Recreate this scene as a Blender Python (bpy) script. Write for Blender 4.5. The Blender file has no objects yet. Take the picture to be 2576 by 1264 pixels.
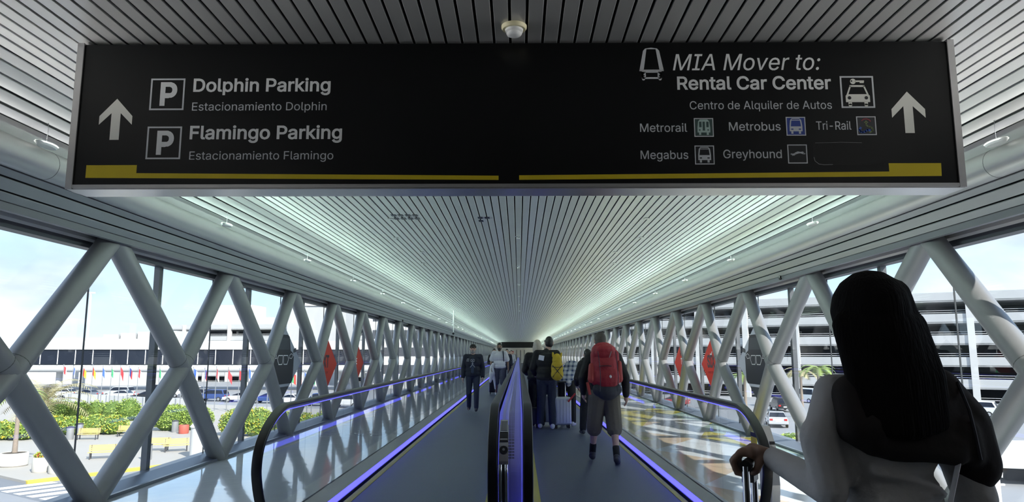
import bpy, bmesh, math, random
from mathutils import Vector, Matrix, Euler, Quaternion
R = math.radians
C = bpy.context.scene.collection
random.seed(7)

# ------------------------------------------------------------------ camera, sky, sun, exposure
cam_data = bpy.data.cameras.new('camera')
cam = bpy.data.objects.new('camera', cam_data)
C.objects.link(cam)
cam_data.sensor_width = 36.0
cam_data.lens = 1800.0 / 2576.0 * 36.0
cam_data.clip_start = 0.05
cam_data.clip_end = 2000
cam.location = (0, 0, 1.5)
cam.rotation_euler = (R(90 + 8.2192), 0, R(0.5356))
bpy.context.scene.camera = cam
vs = bpy.context.scene.view_settings
vs.view_transform = 'Standard'
vs.look = 'None'
vs.gamma = 1.0
vs.use_curve_mapping = False
vs.exposure = 0.36

def node(nt, kind, **kw):
    n = nt.nodes.new(kind)
    for k, v in kw.items():
        if k.startswith('i_'):
            n.inputs[k[2:].replace('_', ' ')].default_value = v
        else:
            setattr(n, k, v)
    return n

world = bpy.data.worlds.new('sky')
bpy.context.scene.world = world
world.use_nodes = True
wt = world.node_tree
wt.nodes.clear()
wo = node(wt, 'ShaderNodeOutputWorld')
bg = node(wt, 'ShaderNodeBackground')
bg.inputs['Strength'].default_value = 1.55
tc = node(wt, 'ShaderNodeTexCoord')
sep = node(wt, 'ShaderNodeSeparateXYZ')
wt.links.new(tc.outputs['Generated'], sep.inputs[0])
ramp = node(wt, 'ShaderNodeValToRGB')
e = ramp.color_ramp.elements
e[0].position = 0.0; e[0].color = (0.58, 0.73, 0.88, 1)
e[1].position = 0.55; e[1].color = (0.27, 0.48, 0.82, 1)
m = ramp.color_ramp.elements.new(0.12); m.color = (0.42, 0.62, 0.86, 1)
wt.links.new(sep.outputs['Z'], ramp.inputs[0])
mp = node(wt, 'ShaderNodeMapping')
mp.inputs['Scale'].default_value = (1.0, 1.0, 2.6)
mp.inputs['Location'].default_value = (0.35, 0.2, 0.1)
wt.links.new(tc.outputs['Generated'], mp.inputs[0])
nz = node(wt, 'ShaderNodeTexNoise')
nz.inputs['Scale'].default_value = 2.3
nz.inputs['Detail'].default_value = 7
nz.inputs['Roughness'].default_value = 0.5
wt.links.new(mp.outputs[0], nz.inputs['Vector'])
cr = node(wt, 'ShaderNodeValToRGB')
cr.color_ramp.elements[0].position = 0.44; cr.color_ramp.elements[0].color = (0, 0, 0, 1)
cr.color_ramp.elements[1].position = 0.60; cr.color_ramp.elements[1].color = (1, 1, 1, 1)
wt.links.new(nz.outputs[0], cr.inputs[0])
cm = node(wt, 'ShaderNodeMix', data_type='RGBA')
wt.links.new(cr.outputs[0], cm.inputs[0])
wt.links.new(ramp.outputs[0], cm.inputs[6])
nz2 = node(wt, 'ShaderNodeTexNoise')
nz2.inputs['Scale'].default_value = 3.1
nz2.inputs['Detail'].default_value = 5
wt.links.new(mp.outputs[0], nz2.inputs['Vector'])
cr2 = node(wt, 'ShaderNodeValToRGB')
cr2.color_ramp.elements[0].position = 0.40; cr2.color_ramp.elements[0].color = (0.42, 0.50, 0.64, 1)
cr2.color_ramp.elements[1].position = 0.58; cr2.color_ramp.elements[1].color = (0.80, 0.82, 0.84, 1)
wt.links.new(nz2.outputs[0], cr2.inputs[0])
wt.links.new(cr2.outputs[0], cm.inputs[7])
wt.links.new(cm.outputs[2], bg.inputs['Color'])
wt.links.new(bg.outputs[0], wo.inputs[0])

sun_data = bpy.data.lights.new('sun', 'SUN')
sun_data.energy = 7.6
sun_data.angle = R(0.53)
sun_data.color = (1.0, 0.965, 0.9)
sun = bpy.data.objects.new('sun', sun_data)
C.objects.link(sun)
sun.rotation_euler = Vector((1.0, -1.28, 1.22)).to_track_quat('Z', 'Y').to_euler()

Y0, Y1 = -9.0, 124.0            # the ends of the passage
NODE_Y, BAY = 7.53, 3.075       # truss nodes along it

# the fluorescent cove lights behind the round chord pipes, and added bodiless strips beside them
def cove(x, z, aim, y, length, energy, spread, col):
    ld = bpy.data.lights.new('ceiling_wash_light', 'AREA')
    ld.shape = 'RECTANGLE'
    ld.size = 0.05
    ld.size_y = length
    ld.energy = energy
    ld.color = col
    ld.spread = R(spread)
    lo = bpy.data.objects.new('ceiling_wash_light', ld)
    C.objects.link(lo)
    lo.location = (x, y, z)
    zz = -Vector((aim[0], 0, aim[1])).normalized()
    yy = Vector((0, 1, 0))
    lo.rotation_euler = Matrix((yy.cross(zz), yy, zz)).transposed().to_euler()
for sx in (-1, 1):
    for k in range(13):
        g = (0.74, 1.0, 0.89) if k else (1.0, 1.0, 0.98)
        y = 9.6 * k + 1.4
        cove(sx * 3.84, 3.145, (-sx, 0.26), y, 9.6, (185.0 if k else 70.0), 66, g)
        cove(sx * 3.64, 3.125, (sx * 0.05, 1.0), y, 9.6, (10.0 if k else 5.0), 150, g)  # added strip without a lamp body, brightens the vault evenly

# ------------------------------------------------------------------ materials
def mat(name, col, rough=0.5, metal=0.0, spec=0.5, coat=0.0, noise=0.0, nscale=8.0, bump=0.0, bscale=60.0,
        emit=None, estr=0.0, sub=None):
    m = bpy.data.materials.new(name)
    m.use_nodes = True
    nt = m.node_tree
    b = nt.nodes['Principled BSDF']
    b.inputs['Base Color'].default_value = (*col, 1)
    b.inputs['Roughness'].default_value = rough
    b.inputs['Metallic'].default_value = metal
    b.inputs['Specular IOR Level'].default_value = spec
    b.inputs['Coat Weight'].default_value = coat
    if coat: b.inputs['Coat Roughness'].default_value = 0.05
    if noise or bump:
        t = node(nt, 'ShaderNodeTexCoord')
    if noise:
        n = node(nt, 'ShaderNodeTexNoise')
        n.inputs['Scale'].default_value = nscale
        n.inputs['Detail'].default_value = 4
        nt.links.new(t.outputs['Object'], n.inputs['Vector'])
        mx = node(nt, 'ShaderNodeMix', data_type='RGBA')
        mx.inputs[6].default_value = (*[c * (1 - noise) for c in col], 1)
        mx.inputs[7].default_value = (*[min(1, c * (1 + noise)) for c in col], 1)
        nt.links.new(n.outputs[0], mx.inputs[0])
        nt.links.new(mx.outputs[2], b.inputs['Base Color'])
    if bump:
        n2 = node(nt, 'ShaderNodeTexNoise')
        n2.inputs['Scale'].default_value = bscale
        n2.inputs['Detail'].default_value = 3
        nt.links.new(t.outputs['Object'], n2.inputs['Vector'])
        bp = node(nt, 'ShaderNodeBump')
        bp.inputs['Strength'].default_value = bump
        bp.inputs['Distance'].default_value = 0.01
        nt.links.new(n2.outputs[0], bp.inputs['Height'])
        nt.links.new(bp.outputs[0], b.inputs['Normal'])
    if emit:
        b.inputs['Emission Color'].default_value = (*emit, 1)
        b.inputs['Emission Strength'].default_value = estr
    return m

def glass_mat(name, tint=(0.96, 0.98, 0.98), refl=0.06, graze=0.55, rough=0.0):
    m = bpy.data.materials.new(name)
    m.use_nodes = True
    nt = m.node_tree
    nt.nodes.clear()
    o = node(nt, 'ShaderNodeOutputMaterial')
    tr = node(nt, 'ShaderNodeBsdfTransparent')
    tr.inputs[0].default_value = (*tint, 1)
    gl = node(nt, 'ShaderNodeBsdfGlossy')
    gl.inputs['Roughness'].default_value = rough
    lw = node(nt, 'ShaderNodeLayerWeight')
    lw.inputs['Blend'].default_value = 0.35
    mr = node(nt, 'ShaderNodeMapRange')
    mr.inputs['To Min'].default_value = refl
    mr.inputs['To Max'].default_value = graze
    nt.links.new(lw.outputs['Facing'], mr.inputs['Value'])
    pw = node(nt, 'ShaderNodeMath', operation='POWER')
    pw.inputs[1].default_value = 2.0
    nt.links.new(lw.outputs['Facing'], pw.inputs[0])
    nt.links.new(pw.outputs[0], mr.inputs['Value'])
    mx = node(nt, 'ShaderNodeMixShader')
    nt.links.new(mr.outputs[0], mx.inputs[0])
    nt.links.new(tr.outputs[0], mx.inputs[1])
    nt.links.new(gl.outputs[0], mx.inputs[2])
    nt.links.new(mx.outputs[0], o.inputs[0])
    return m

M = {}
M['slat'] = mat('slat_aluminium', (0.50, 0.495, 0.485), 0.34, 0.5, noise=0.05, nscale=3)
M['slat_back'] = mat('slat_backing', (0.012, 0.013, 0.014), 0.8)
M['soffit'] = mat('soffit_panel', (0.30, 0.31, 0.32), 0.4, 0.35, noise=0.05, nscale=2)
M['soffit_dark'] = mat('soffit_edge', (0.16, 0.165, 0.18), 0.5, 0.2)
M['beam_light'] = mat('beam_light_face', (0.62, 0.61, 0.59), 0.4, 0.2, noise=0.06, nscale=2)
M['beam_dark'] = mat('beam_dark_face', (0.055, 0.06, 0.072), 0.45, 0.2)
M['pipe'] = mat('pipe_paint', (0.52, 0.52, 0.51), 0.36, 0.5, noise=0.06, nscale=1.5)
M['tube'] = mat('tube_paint', (0.255, 0.255, 0.262), 0.42, 0.3, noise=0.04, nscale=4)
M['ring'] = mat('ring_joint', (0.12, 0.12, 0.12), 0.5, 0.3)
M['ledge'] = mat('ledge_paint', (0.15, 0.17, 0.21), 0.35, 0.2)
M['roof'] = mat('roof_panel', (0.5, 0.5, 0.5), 0.7)
M['dark_wall'] = mat('dark_wall', (0.05, 0.05, 0.055), 0.7)
M['end_wall'] = mat('end_wall_paint', (0.62, 0.58, 0.52), 0.6, noise=0.05)
M['door_dark'] = mat('door_paint', (0.09, 0.09, 0.1), 0.5)
M['mullion'] = mat('mullion_paint', (0.10, 0.105, 0.115), 0.45, 0.3)
M['joint'] = mat('glass_joint_seal', (0.03, 0.035, 0.04), 0.5)
M['glass'] = glass_mat('window_glass', (0.95, 0.965, 0.96), 0.03, 0.22)
M['balglass'] = glass_mat('balustrade_glass', (0.965, 0.975, 0.98), 0.04, 0.42)
M['rubber'] = mat('handrail_rubber', (0.008, 0.008, 0.010), 0.34, 0.0, spec=0.3, coat=0.05)
M['black_gloss'] = mat('sign_black', (0.0025, 0.0027, 0.003), 0.3, 0.0, 0.38)
M['chrome'] = mat('chrome', (0.78, 0.79, 0.8), 0.12, 1.0)
M['steel'] = mat('stainless_steel', (0.55, 0.56, 0.58), 0.28, 0.95, noise=0.05, nscale=20)
M['alu'] = mat('brushed_aluminium', (0.62, 0.61, 0.6), 0.3, 0.85, noise=0.05, nscale=6)
M['letter'] = mat('sign_letter_white', (0.80, 0.80, 0.78), 0.5)
M['letter_thin'] = mat('sign_letter_grey', (0.60, 0.61, 0.62), 0.5)
M['arrow'] = mat('sign_arrow_white', (0.85, 0.83, 0.74), 0.5)
M['yellow'] = mat('sign_yellow', (0.62, 0.47, 0.008), 0.5)
M['sign_green'] = mat('sign_pale_green', (0.45, 0.58, 0.53), 0.5)
M['sign_blue'] = mat('sign_blue', (0.03, 0.06, 0.28), 0.5)
M['sign_dkgreen'] = mat('sign_dark_green', (0.05, 0.09, 0.08), 0.5)
M['sign_brightblue'] = mat('sign_bright_blue', (0.05, 0.13, 0.5), 0.5)
M['sign_red'] = mat('sign_dark_red', (0.35, 0.05, 0.06), 0.5)
M['sign_olive'] = mat('sign_olive_green', (0.22, 0.28, 0.12), 0.5)
M['white_plastic'] = mat('white_plastic', (0.82, 0.82, 0.80), 0.4)
M['cream_plastic'] = mat('cream_plastic', (0.72, 0.66, 0.42), 0.45)
M['black_plastic'] = mat('black_plastic', (0.012, 0.012, 0.014), 0.35)
M['grey_plastic'] = mat('grey_plastic', (0.22, 0.22, 0.23), 0.4)
M['sticker_yellow'] = mat('sticker_yellow', (0.75, 0.55, 0.02), 0.4)
M['deck_led_tint'] = mat('deck_metal_led_tint', (0.46, 0.46, 0.95), 0.5, 0.0)  # violet glow of the blue strips is painted into the deck colour
M['grey_dark'] = mat('sign_dark_grey', (0.03, 0.03, 0.035), 0.4)
M['led'] = mat('blue_light_strip', (0.1, 0.1, 0.9), 0.4, emit=(0.11, 0.105, 1.0), estr=1.6)
M['led_deck'] = mat('blue_deck_light', (0.1, 0.1, 0.9), 0.4, emit=(0.13, 0.125, 1.0), estr=2.4)
M['landing'] = mat('landing_plate', (0.03, 0.032, 0.036), 0.5, 0.3)
M['led_soft'] = mat('blue_rail_light', (0.1, 0.1, 0.7), 0.4, emit=(0.12, 0.115, 1.0), estr=1.2)
M['yellow_line'] = mat('yellow_edge_line', (0.45, 0.42, 0.03), 0.6)
M['skirt'] = mat('skirt_panel', (0.07, 0.075, 0.085), 0.35, 0.6)
M['deck'] = mat('deck_aluminium', (0.42, 0.43, 0.44), 0.35, 0.8, noise=0.06, nscale=10)

# moving pallets: dark blue grey, fine ribs that run along the direction of travel
def belt_mat():
    m = mat('pallet_ribs', (0.085, 0.108, 0.165), 0.42, 0.35, noise=0.08, nscale=1.2)
    nt = m.node_tree
    b = nt.nodes['Principled BSDF']
    t = node(nt, 'ShaderNodeTexCoord')
    w = node(nt, 'ShaderNodeTexWave', wave_type='BANDS', bands_direction='X')
    w.inputs['Scale'].default_value = 35.0
    nt.links.new(t.outputs['Object'], w.inputs['Vector'])
    bp = node(nt, 'ShaderNodeBump')
    bp.inputs['Strength'].default_value = 0.35
    bp.inputs['Distance'].default_value = 0.004
    nt.links.new(w.outputs['Fac'], bp.inputs['Height'])
    nt.links.new(bp.outputs[0], b.inputs['Normal'])
    return m
M['belt'] = belt_mat()

# polished terrazzo: pale with grey chips; the right hand aisle carries inlaid triangles of tan, yellow and pale green
def terrazzo(inlay):
    m = bpy.data.materials.new('terrazzo_inlay' if inlay else 'terrazzo_white')
    m.use_nodes = True
    nt = m.node_tree
    b = nt.nodes['Principled BSDF']
    b.inputs['Roughness'].default_value = 0.13 if inlay else 0.09
    b.inputs['Specular IOR Level'].default_value = 0.35 if inlay else 0.6
    b.inputs['Coat Weight'].default_value = 0.12 if inlay else 0.6
    b.inputs['Coat IOR'].default_value = 1.5 if inlay else 1.55
    b.inputs['Coat Roughness'].default_value = 0.03
    t = node(nt, 'ShaderNodeTexCoord')
    wv = node(nt, 'ShaderNodeTexNoise')
    wv.inputs['Scale'].default_value = 2.2
    nt.links.new(t.outputs['Object'], wv.inputs['Vector'])
    wb = node(nt, 'ShaderNodeBump')
    wb.inputs['Strength'].default_value = 0.12
    wb.inputs['Distance'].default_value = 0.02
    nt.links.new(wv.outputs[0], wb.inputs['Height'])
    nt.links.new(wb.outputs[0], b.inputs['Coat Normal'])
    nt.links.new(wb.outputs[0], b.inputs['Normal'])
    n = node(nt, 'ShaderNodeTexNoise')
    n.inputs['Scale'].default_value = 120
    nt.links.new(t.outputs['Object'], n.inputs['Vector'])
    mx = node(nt, 'ShaderNodeMix', data_type='RGBA')
    mx.inputs[6].default_value = (0.76, 0.78, 0.81, 1)
    mx.inputs[7].default_value = (0.84, 0.86, 0.88, 1)
    nt.links.new(n.outputs[0], mx.inputs[0])
    col = mx.outputs[2]
    if inlay:
        s = node(nt, 'ShaderNodeSeparateXYZ')
        nt.links.new(t.outputs['Object'], s.inputs[0])
        def mth(op, a, bb=None):
            k = node(nt, 'ShaderNodeMath', operation=op)
            for i, v in enumerate((a, bb)):
                if v is None: continue
                if isinstance(v, (int, float)): k.inputs[i].default_value = v
                else: nt.links.new(v, k.inputs[i])
            return k.outputs[0]
        def tri(period, shift, x0, dx, ymin=-50.0):
            # triangles: |frac(y)-.5|*2 against the distance across the aisle
            u = mth('FRACT', mth('DIVIDE', mth('ADD', s.outputs['Y'], shift), period))
            tr = mth('MULTIPLY', mth('ABSOLUTE', mth('SUBTRACT', u, 0.5)), 2.0)
            v = mth('DIVIDE', mth('SUBTRACT', s.outputs['X'], x0), dx)
            inside = mth('MULTIPLY', mth('GREATER_THAN', v, 0.0), mth('LESS_THAN', v, 1.0))
            return mth('MULTIPLY', mth('GREATER_THAN', s.outputs['Y'], ymin), mth('MULTIPLY', inside, mth('LESS_THAN', mth('ADD', tr, v), 1.0)))
        for colr, args in (((0.66, 0.50, 0.34), (3.075, 0.6, 2.15, 1.0)), ((0.58, 0.50, 0.06), (6.15, 2.0, 4.3, -1.0, 11.0)),
                           ((0.42, 0.55, 0.48), (3.075, 2.2, 4.3, -0.75)), ((0.58, 0.50, 0.06), (9.225, 4.4, 2.2, 1.3, 13.0))):
            f = tri(*args)
            k = node(nt, 'ShaderNodeMix', data_type='RGBA')
            nt.links.new(f, k.inputs[0])
            nt.links.new(col, k.inputs[6])
            k.inputs[7].default_value = (*colr, 1)
            col = k.outputs[2]
    nt.links.new(col, b.inputs['Base Color'])
    return m
M['terrazzo'] = terrazzo(False)
M['terrazzo_inlay'] = terrazzo(True)

# ------------------------------------------------------------------ mesh helpers
class MB:
    def __init__(s):
        s.v = []; s.f = []; s.mi = []; s.cur = 0
    def add(s, vs, fs, mi=None):
        o = len(s.v)
        s.v += [tuple(p) for p in vs]
        for f in fs:
            s.f.append(tuple(i + o for i in f)); s.mi.append(s.cur if mi is None else mi)
        return s
    def box(s, x0, x1, y0, y1, z0, z1, mi=None):
        return s.add([(x0,y0,z0),(x1,y0,z0),(x1,y1,z0),(x0,y1,z0),(x0,y0,z1),(x1,y0,z1),(x1,y1,z1),(x0,y1,z1)],
                     [(0,3,2,1),(4,5,6,7),(0,1,5,4),(1,2,6,5),(2,3,7,6),(3,0,4,7)], mi)
    def prism(s, poly, axis, a, b, mi=None):
        # poly in the two other axes (x: (y,z); y: (x,z); z: (x,y)) extruded from a to b
        n = len(poly)
        def P(p, t):
            return {'x': (t, p[0], p[1]), 'y': (p[0], t, p[1]), 'z': (p[0], p[1], t)}[axis]
        vs = [P(p, a) for p in poly] + [P(p, b) for p in poly]
        fs = [tuple(range(n - 1, -1, -1)), tuple(range(n, 2 * n))]
        fs += [(i, (i + 1) % n, n + (i + 1) % n, n + i) for i in range(n)]
        return s.add(vs, fs, mi)
    def sweep(s, pts, rad, seg=12, mi=None, cap=True, flat=1.0):
        pts = [Vector(p) for p in pts]
        if not isinstance(rad, (list, tuple)): rad = [rad] * len(pts)
        rings = []
        prev = None
        for i, p in enumerate(pts):
            if i == 0: t = pts[1] - p
            elif i == len(pts) - 1: t = p - pts[i - 1]
            else: t = (pts[i + 1] - p).normalized() + (p - pts[i - 1]).normalized()
            t.normalize()
            if prev is None:
                up = Vector((0, 0, 1)) if abs(t.z) < 0.9 else Vector((1, 0, 0))
                u = t.cross(up).normalized()
            else:
                u = (prev - t * prev.dot(t)).normalized()
            prev = u
            w = u.cross(t)
            rings.append([p + (u * math.cos(2 * math.pi * k / seg) + w * flat * math.sin(2 * math.pi * k / seg)) * rad[i] for k in range(seg)])
        vs = [v for r in rings for v in r]
        fs = []
        for i in range(len(pts) - 1):
            for k in range(seg):
                a, b = i * seg + k, i * seg + (k + 1) % seg
                fs.append((a, b, b + seg, a + seg))
        if cap:
            fs.append(tuple(range(seg - 1, -1, -1)))
            fs.append(tuple(range((len(pts) - 1) * seg, len(pts) * seg)))
        return s.add(vs, fs, mi)
    def tube(s, a, b, r, seg=12, mi=None):
        return s.sweep([a, b], r, seg, mi)
    def lathe(s, prof, c=(0, 0, 0), seg=24, mi=None, sc=(1, 1)):
        vs = []; fs = []
        n = len(prof)
        for k in range(seg):
            a = 2 * math.pi * k / seg
            for r, z in prof:
                vs.append((c[0] + r * math.cos(a) * sc[0], c[1] + r * math.sin(a) * sc[1], c[2] + z))
        for k in range(seg):
            for i in range(n - 1):
                a, b = k * n + i, ((k + 1) % seg) * n + i
                fs.append((a, b, b + 1, a + 1))
        fs.append(tuple(k * n for k in range(seg - 1, -1, -1)))
        fs.append(tuple(k * n + n - 1 for k in range(seg)))
        return s.add(vs, fs, mi)
    def ball(s, c, r, seg=10, mi=None, rot=None):
        if not isinstance(r, (tuple, list)): r = (r, r, r)
        vs = []; fs = []
        rings = max(4, seg // 2 + 1)
        for i in range(rings + 1):
            th = math.pi * i / rings
            for k in range(seg):
                ph = 2 * math.pi * k / seg
                q = Vector((r[0] * math.sin(th) * math.cos(ph), r[1] * math.sin(th) * math.sin(ph), r[2] * math.cos(th)))
                if rot: q = rot @ q
                vs.append((c[0] + q.x, c[1] + q.y, c[2] + q.z))
        for i in range(rings):
            for k in range(seg):
                a, b = i * seg + k, i * seg + (k + 1) % seg
                fs.append((a, a + seg, b + seg, b))
        return s.add(vs, fs, mi)
    def build(s, name, mats, parent=None, smooth=False, loc=None):
        me = bpy.data.meshes.new(name)
        me.from_pydata(s.v, [], s.f)
        if not isinstance(mats, (list, tuple)): mats = [mats]
        for m in mats: me.materials.append(m)
        if len(mats) > 1: me.polygons.foreach_set('material_index', s.mi)
        if smooth: me.polygons.foreach_set('use_smooth', [True] * len(s.f))
        me.update()
        bm = bmesh.new(); bm.from_mesh(me)
        bmesh.ops.remove_doubles(bm, verts=bm.verts, dist=1e-5)
        bmesh.ops.dissolve_degenerate(bm, dist=1e-6, edges=bm.edges)
        bmesh.ops.recalc_face_normals(bm, faces=bm.faces)
        bm.to_mesh(me); bm.free()
        if smooth and hasattr(me, 'set_sharp_from_angle'): me.set_sharp_from_angle(angle=R(40))
        o = bpy.data.objects.new(name, me)
        C.objects.link(o)
        if parent is not None: o.parent = parent
        if loc is not None: o.location = loc
        return o

def tag(o, label, cat, group=None, kind=None):
    o['label'] = label
    o['category'] = cat
    if group: o['group'] = group
    if kind: o['kind'] = kind
    return o
def thing(name, label, cat, loc=(0, 0, 0), rz=0.0, group=None):
    o = bpy.data.objects.new(name, None)
    C.objects.link(o)
    o.empty_display_size = 0.1
    o.location = loc
    o.rotation_euler = (0, 0, rz)
    return tag(o, label, cat, group)
def struct(o, label=None, cat=None):
    o['kind'] = 'structure'
    if label: o['label'] = label
    if cat: o['category'] = cat
    return o
def dup(root, loc=None, rz=None, label=None, group=None):
    def cp(o, par):
        c = o.copy(); C.objects.link(c)
        if par is not None: c.parent = par
        for ch in kids.get(o.name, []): cp(ch, c)
        return c
    kids = {}
    def walk(o):
        kids[o.name] = list(o.children)
        for ch in o.children: walk(ch)
    walk(root)
    r = cp(root, None)
    if loc is not None: r.location = loc
    if rz is not None: r.rotation_euler = (0, 0, rz)
    if label: r['label'] = label
    if group: r['group'] = group
    return r
ORD = ['nearest', 'second', 'third', 'fourth', 'fifth', 'sixth', 'seventh', 'eighth', 'ninth', 'tenth', 'eleventh', 'twelfth']
# ------------------------------------------------------------------ the passage itself
def slat_profile(p, q, gap=0.017, lip=0.013):
    # a slat from section point p to q (x,z), open at the top, its face towards the room
    p = Vector((p[0], p[1])); q = Vector((q[0], q[1]))
    t = (q - p).normalized()
    n = Vector((-t.y, t.x))
    if n.y < 0: n = -n
    p2 = p + t * gap / 2; q2 = q - t * gap / 2
    b = 0.003
    return [tuple(v) for v in (p2 + n * lip, p2 + n * b, p2 + t * b, q2 - t * b, q2 + n * b, q2 + n * lip)]
half = []
NF = 63
px = 6.5486 / NF
flat = [(-3.2743 + px * i, 3.5) for i in range(NF + 1)]
vault = [(3.2743, 3.5), (3.3737, 3.4898), (3.4688, 3.4589), (3.5578, 3.4132), (3.6430, 3.3608), (3.7130, 3.2894), (3.757, 3.225)]
mb = MB()
def strip(prof, ya, yb, mi):
    n = len(prof)
    mb.add([(p[0], ya, p[1]) for p in prof] + [(p[0], yb, p[1]) for p in prof],
           [(i, i + 1, n + i + 1, n + i) for i in range(n - 1)], mi)
for i in range(NF):
    strip(slat_profile(flat[i], flat[i + 1]), Y0, Y1, 0)
for sx in (-1, 1):
    for i in range(len(vault) - 1):
        strip(slat_profile((sx * vault[i][0], vault[i][1]), (sx * vault[i + 1][0], vault[i + 1][1])), Y0, Y1, 0)
# black backing above the slats
bk = [(-3.80, 3.245)] + [(-x, z + 0.022) for x, z in vault[::-1]] + [(x, z + 0.022) for x, z in vault] + [(3.80, 3.245)]
mb.add([(p[0], Y0, p[1]) for p in bk] + [(p[0], Y1, p[1]) for p in bk],
       [(i, i + 1, len(bk) + i + 1, len(bk) + i) for i in range(len(bk) - 1)], 1)
ceiling = struct(mb.build('ceiling', [M['slat'], M['slat_back']]), 'linear metal slat ceiling curving down at both sides', 'ceiling')

# soffits between pipe and glass, the header beams and the roof
for sx, side in ((-1, 'left'), (1, 'right')):
    mb = MB()
    so = [(3.80, 1.455 + 1.5), (3.885, 2.905), (3.97, 2.8586), (4.06, 2.7724), (4.14, 2.7126)]
    for i in range(1, len(so) - 1):
        strip(slat_profile((sx * so[i][0], so[i][1]), (sx * so[i + 1][0], so[i + 1][1]), 0.02), Y0, Y1, 0)
    bk = [(sx * 3.80, 3.01), (sx * 3.89, 2.94), (sx * 4.165, 2.745)]
    mb.add([(p[0], Y0, p[1]) for p in bk] + [(p[0], Y1, p[1]) for p in bk], [(0, 1, 4, 3), (1, 2, 5, 4)], 1)
    mb.prism([(sx * 4.14, 2.7126), (sx * 4.15, 2.655), (sx * 4.20, 2.655), (sx * 4.20, 2.865)], 'y', Y0, Y1, 2)
    o = mb.build('trim_1' if sx < 0 else 'trim_2', [M['soffit'], M['slat_back'], M['soffit_dark']])
    struct(o, 'grey slatted soffit between the round pipe and the %s windows' % side, 'soffit')
    mb = MB()
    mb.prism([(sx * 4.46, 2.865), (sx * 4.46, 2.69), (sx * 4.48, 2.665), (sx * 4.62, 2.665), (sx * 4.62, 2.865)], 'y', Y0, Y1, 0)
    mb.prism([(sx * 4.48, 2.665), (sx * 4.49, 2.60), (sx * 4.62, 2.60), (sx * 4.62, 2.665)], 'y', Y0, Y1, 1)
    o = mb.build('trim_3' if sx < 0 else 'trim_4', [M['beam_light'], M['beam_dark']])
    struct(o, 'header beam above the %s windows, pale on top and dark below' % side, 'beam')
    mb = MB()
    mb.box(*sorted((sx * 4.28, sx * 4.32)), Y0, Y1, 0.0, 0.035)
    mb.prism([(sx * 4.32, 0.0), (sx * 4.32, 0.035), (sx * 4.50, 0.09), (sx * 4.62, 0.09), (sx * 4.62, 0.0)], 'y', Y0, Y1)
    struct(mb.build('baseboard_' + side, M['ledge']), 'grey sloped ledge at the foot of the %s windows' % side, 'ledge')
mb = MB()
mb.prism([(-4.86, 2.865), (-4.16, 2.865), (-3.82, 3.30), (-3.3, 3.56), (3.3, 3.56), (3.82, 3.30), (4.16, 2.865), (4.86, 2.865), (4.86, 2.99), (3.9, 3.8), (-3.9, 3.8), (-4.86, 2.99)], 'y', Y0 - 0.3, Y1 + 0.3)
struct(mb.build('ceiling_roof', M['roof']), 'roof over the passage, overhanging the glass', 'roof')

# floors
XL, XR = -2.12, 2.03      # outer edges of the two walkways
mb = MB(); mb.box(-4.62, XL, Y0, Y1, -0.12, 0.0)
struct(mb.build('floor_left_aisle', M['terrazzo']), 'polished white terrazzo aisle floor left of the walkways', 'floor')
mb = MB(); mb.box(XR, 4.62, Y0, Y1, -0.12, 0.0)
struct(mb.build('floor_right_aisle', M['terrazzo_inlay']), 'polished terrazzo aisle floor with inlaid triangles right of the walkways', 'floor')
mb = MB(); mb.box(XL, XR, Y0, 6.0, -0.12, 0.0); mb.box(XL, XR, 112.0, Y1, -0.12, 0.0)
struct(mb.build('floor_landing', M['landing']), 'ribbed metal landing floor at the ends of the walkways', 'floor')
mb = MB(); mb.box(-4.9, 4.9, Y0, Y1, -0.9, -0.14)
struct(mb.build('floor_deck', M['roof']), 'concrete deck under the passage floor', 'floor')

# solid ends: the building the passage comes out of, and the far end wall
mb = MB()
mb.box(-4.9, 4.9, Y0 - 0.2, Y0, -0.1, 3.6)
struct(mb.build('wall_back', M['dark_wall']), 'dark wall behind the viewer', 'wall')
for sx, side in ((-1, 'left'), (1, 'right')):
    mb = MB(); mb.box(*sorted((sx * 4.50, sx * 4.64)), Y0, 1.3, 0.0, 2.75)
    struct(mb.build('wall_' + side, M['dark_wall']), 'dark solid wall on the %s before the glass starts' % side, 'wall')
mb = MB()
mb.box(-4.7, -0.4, 123.4, 123.7, 0, 3.5); mb.box(1.0, 4.7, 123.4, 123.7, 0, 3.5); mb.box(-0.4, 1.0, 123.4, 123.7, 2.2, 3.5)
struct(mb.build('wall_end', M['end_wall']), 'beige wall closing the far end of the passage', 'wall')
mb = MB(); mb.box(-0.4, 1.0, 123.5, 123.6, 0, 2.2)
d = struct(mb.build('door_1', M['end_wall']), 'pale double door in the far end wall', 'door')
mb = MB(); mb.box(0.24, 0.36, 123.44, 123.5, 0, 2.2); mb.box(-0.42, -0.34, 123.36, 123.5, 0, 2.25); mb.box(0.94, 1.02, 123.36, 123.5, 0, 2.25)
mb.build('door_frame', M['door_dark'], d)

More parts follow.
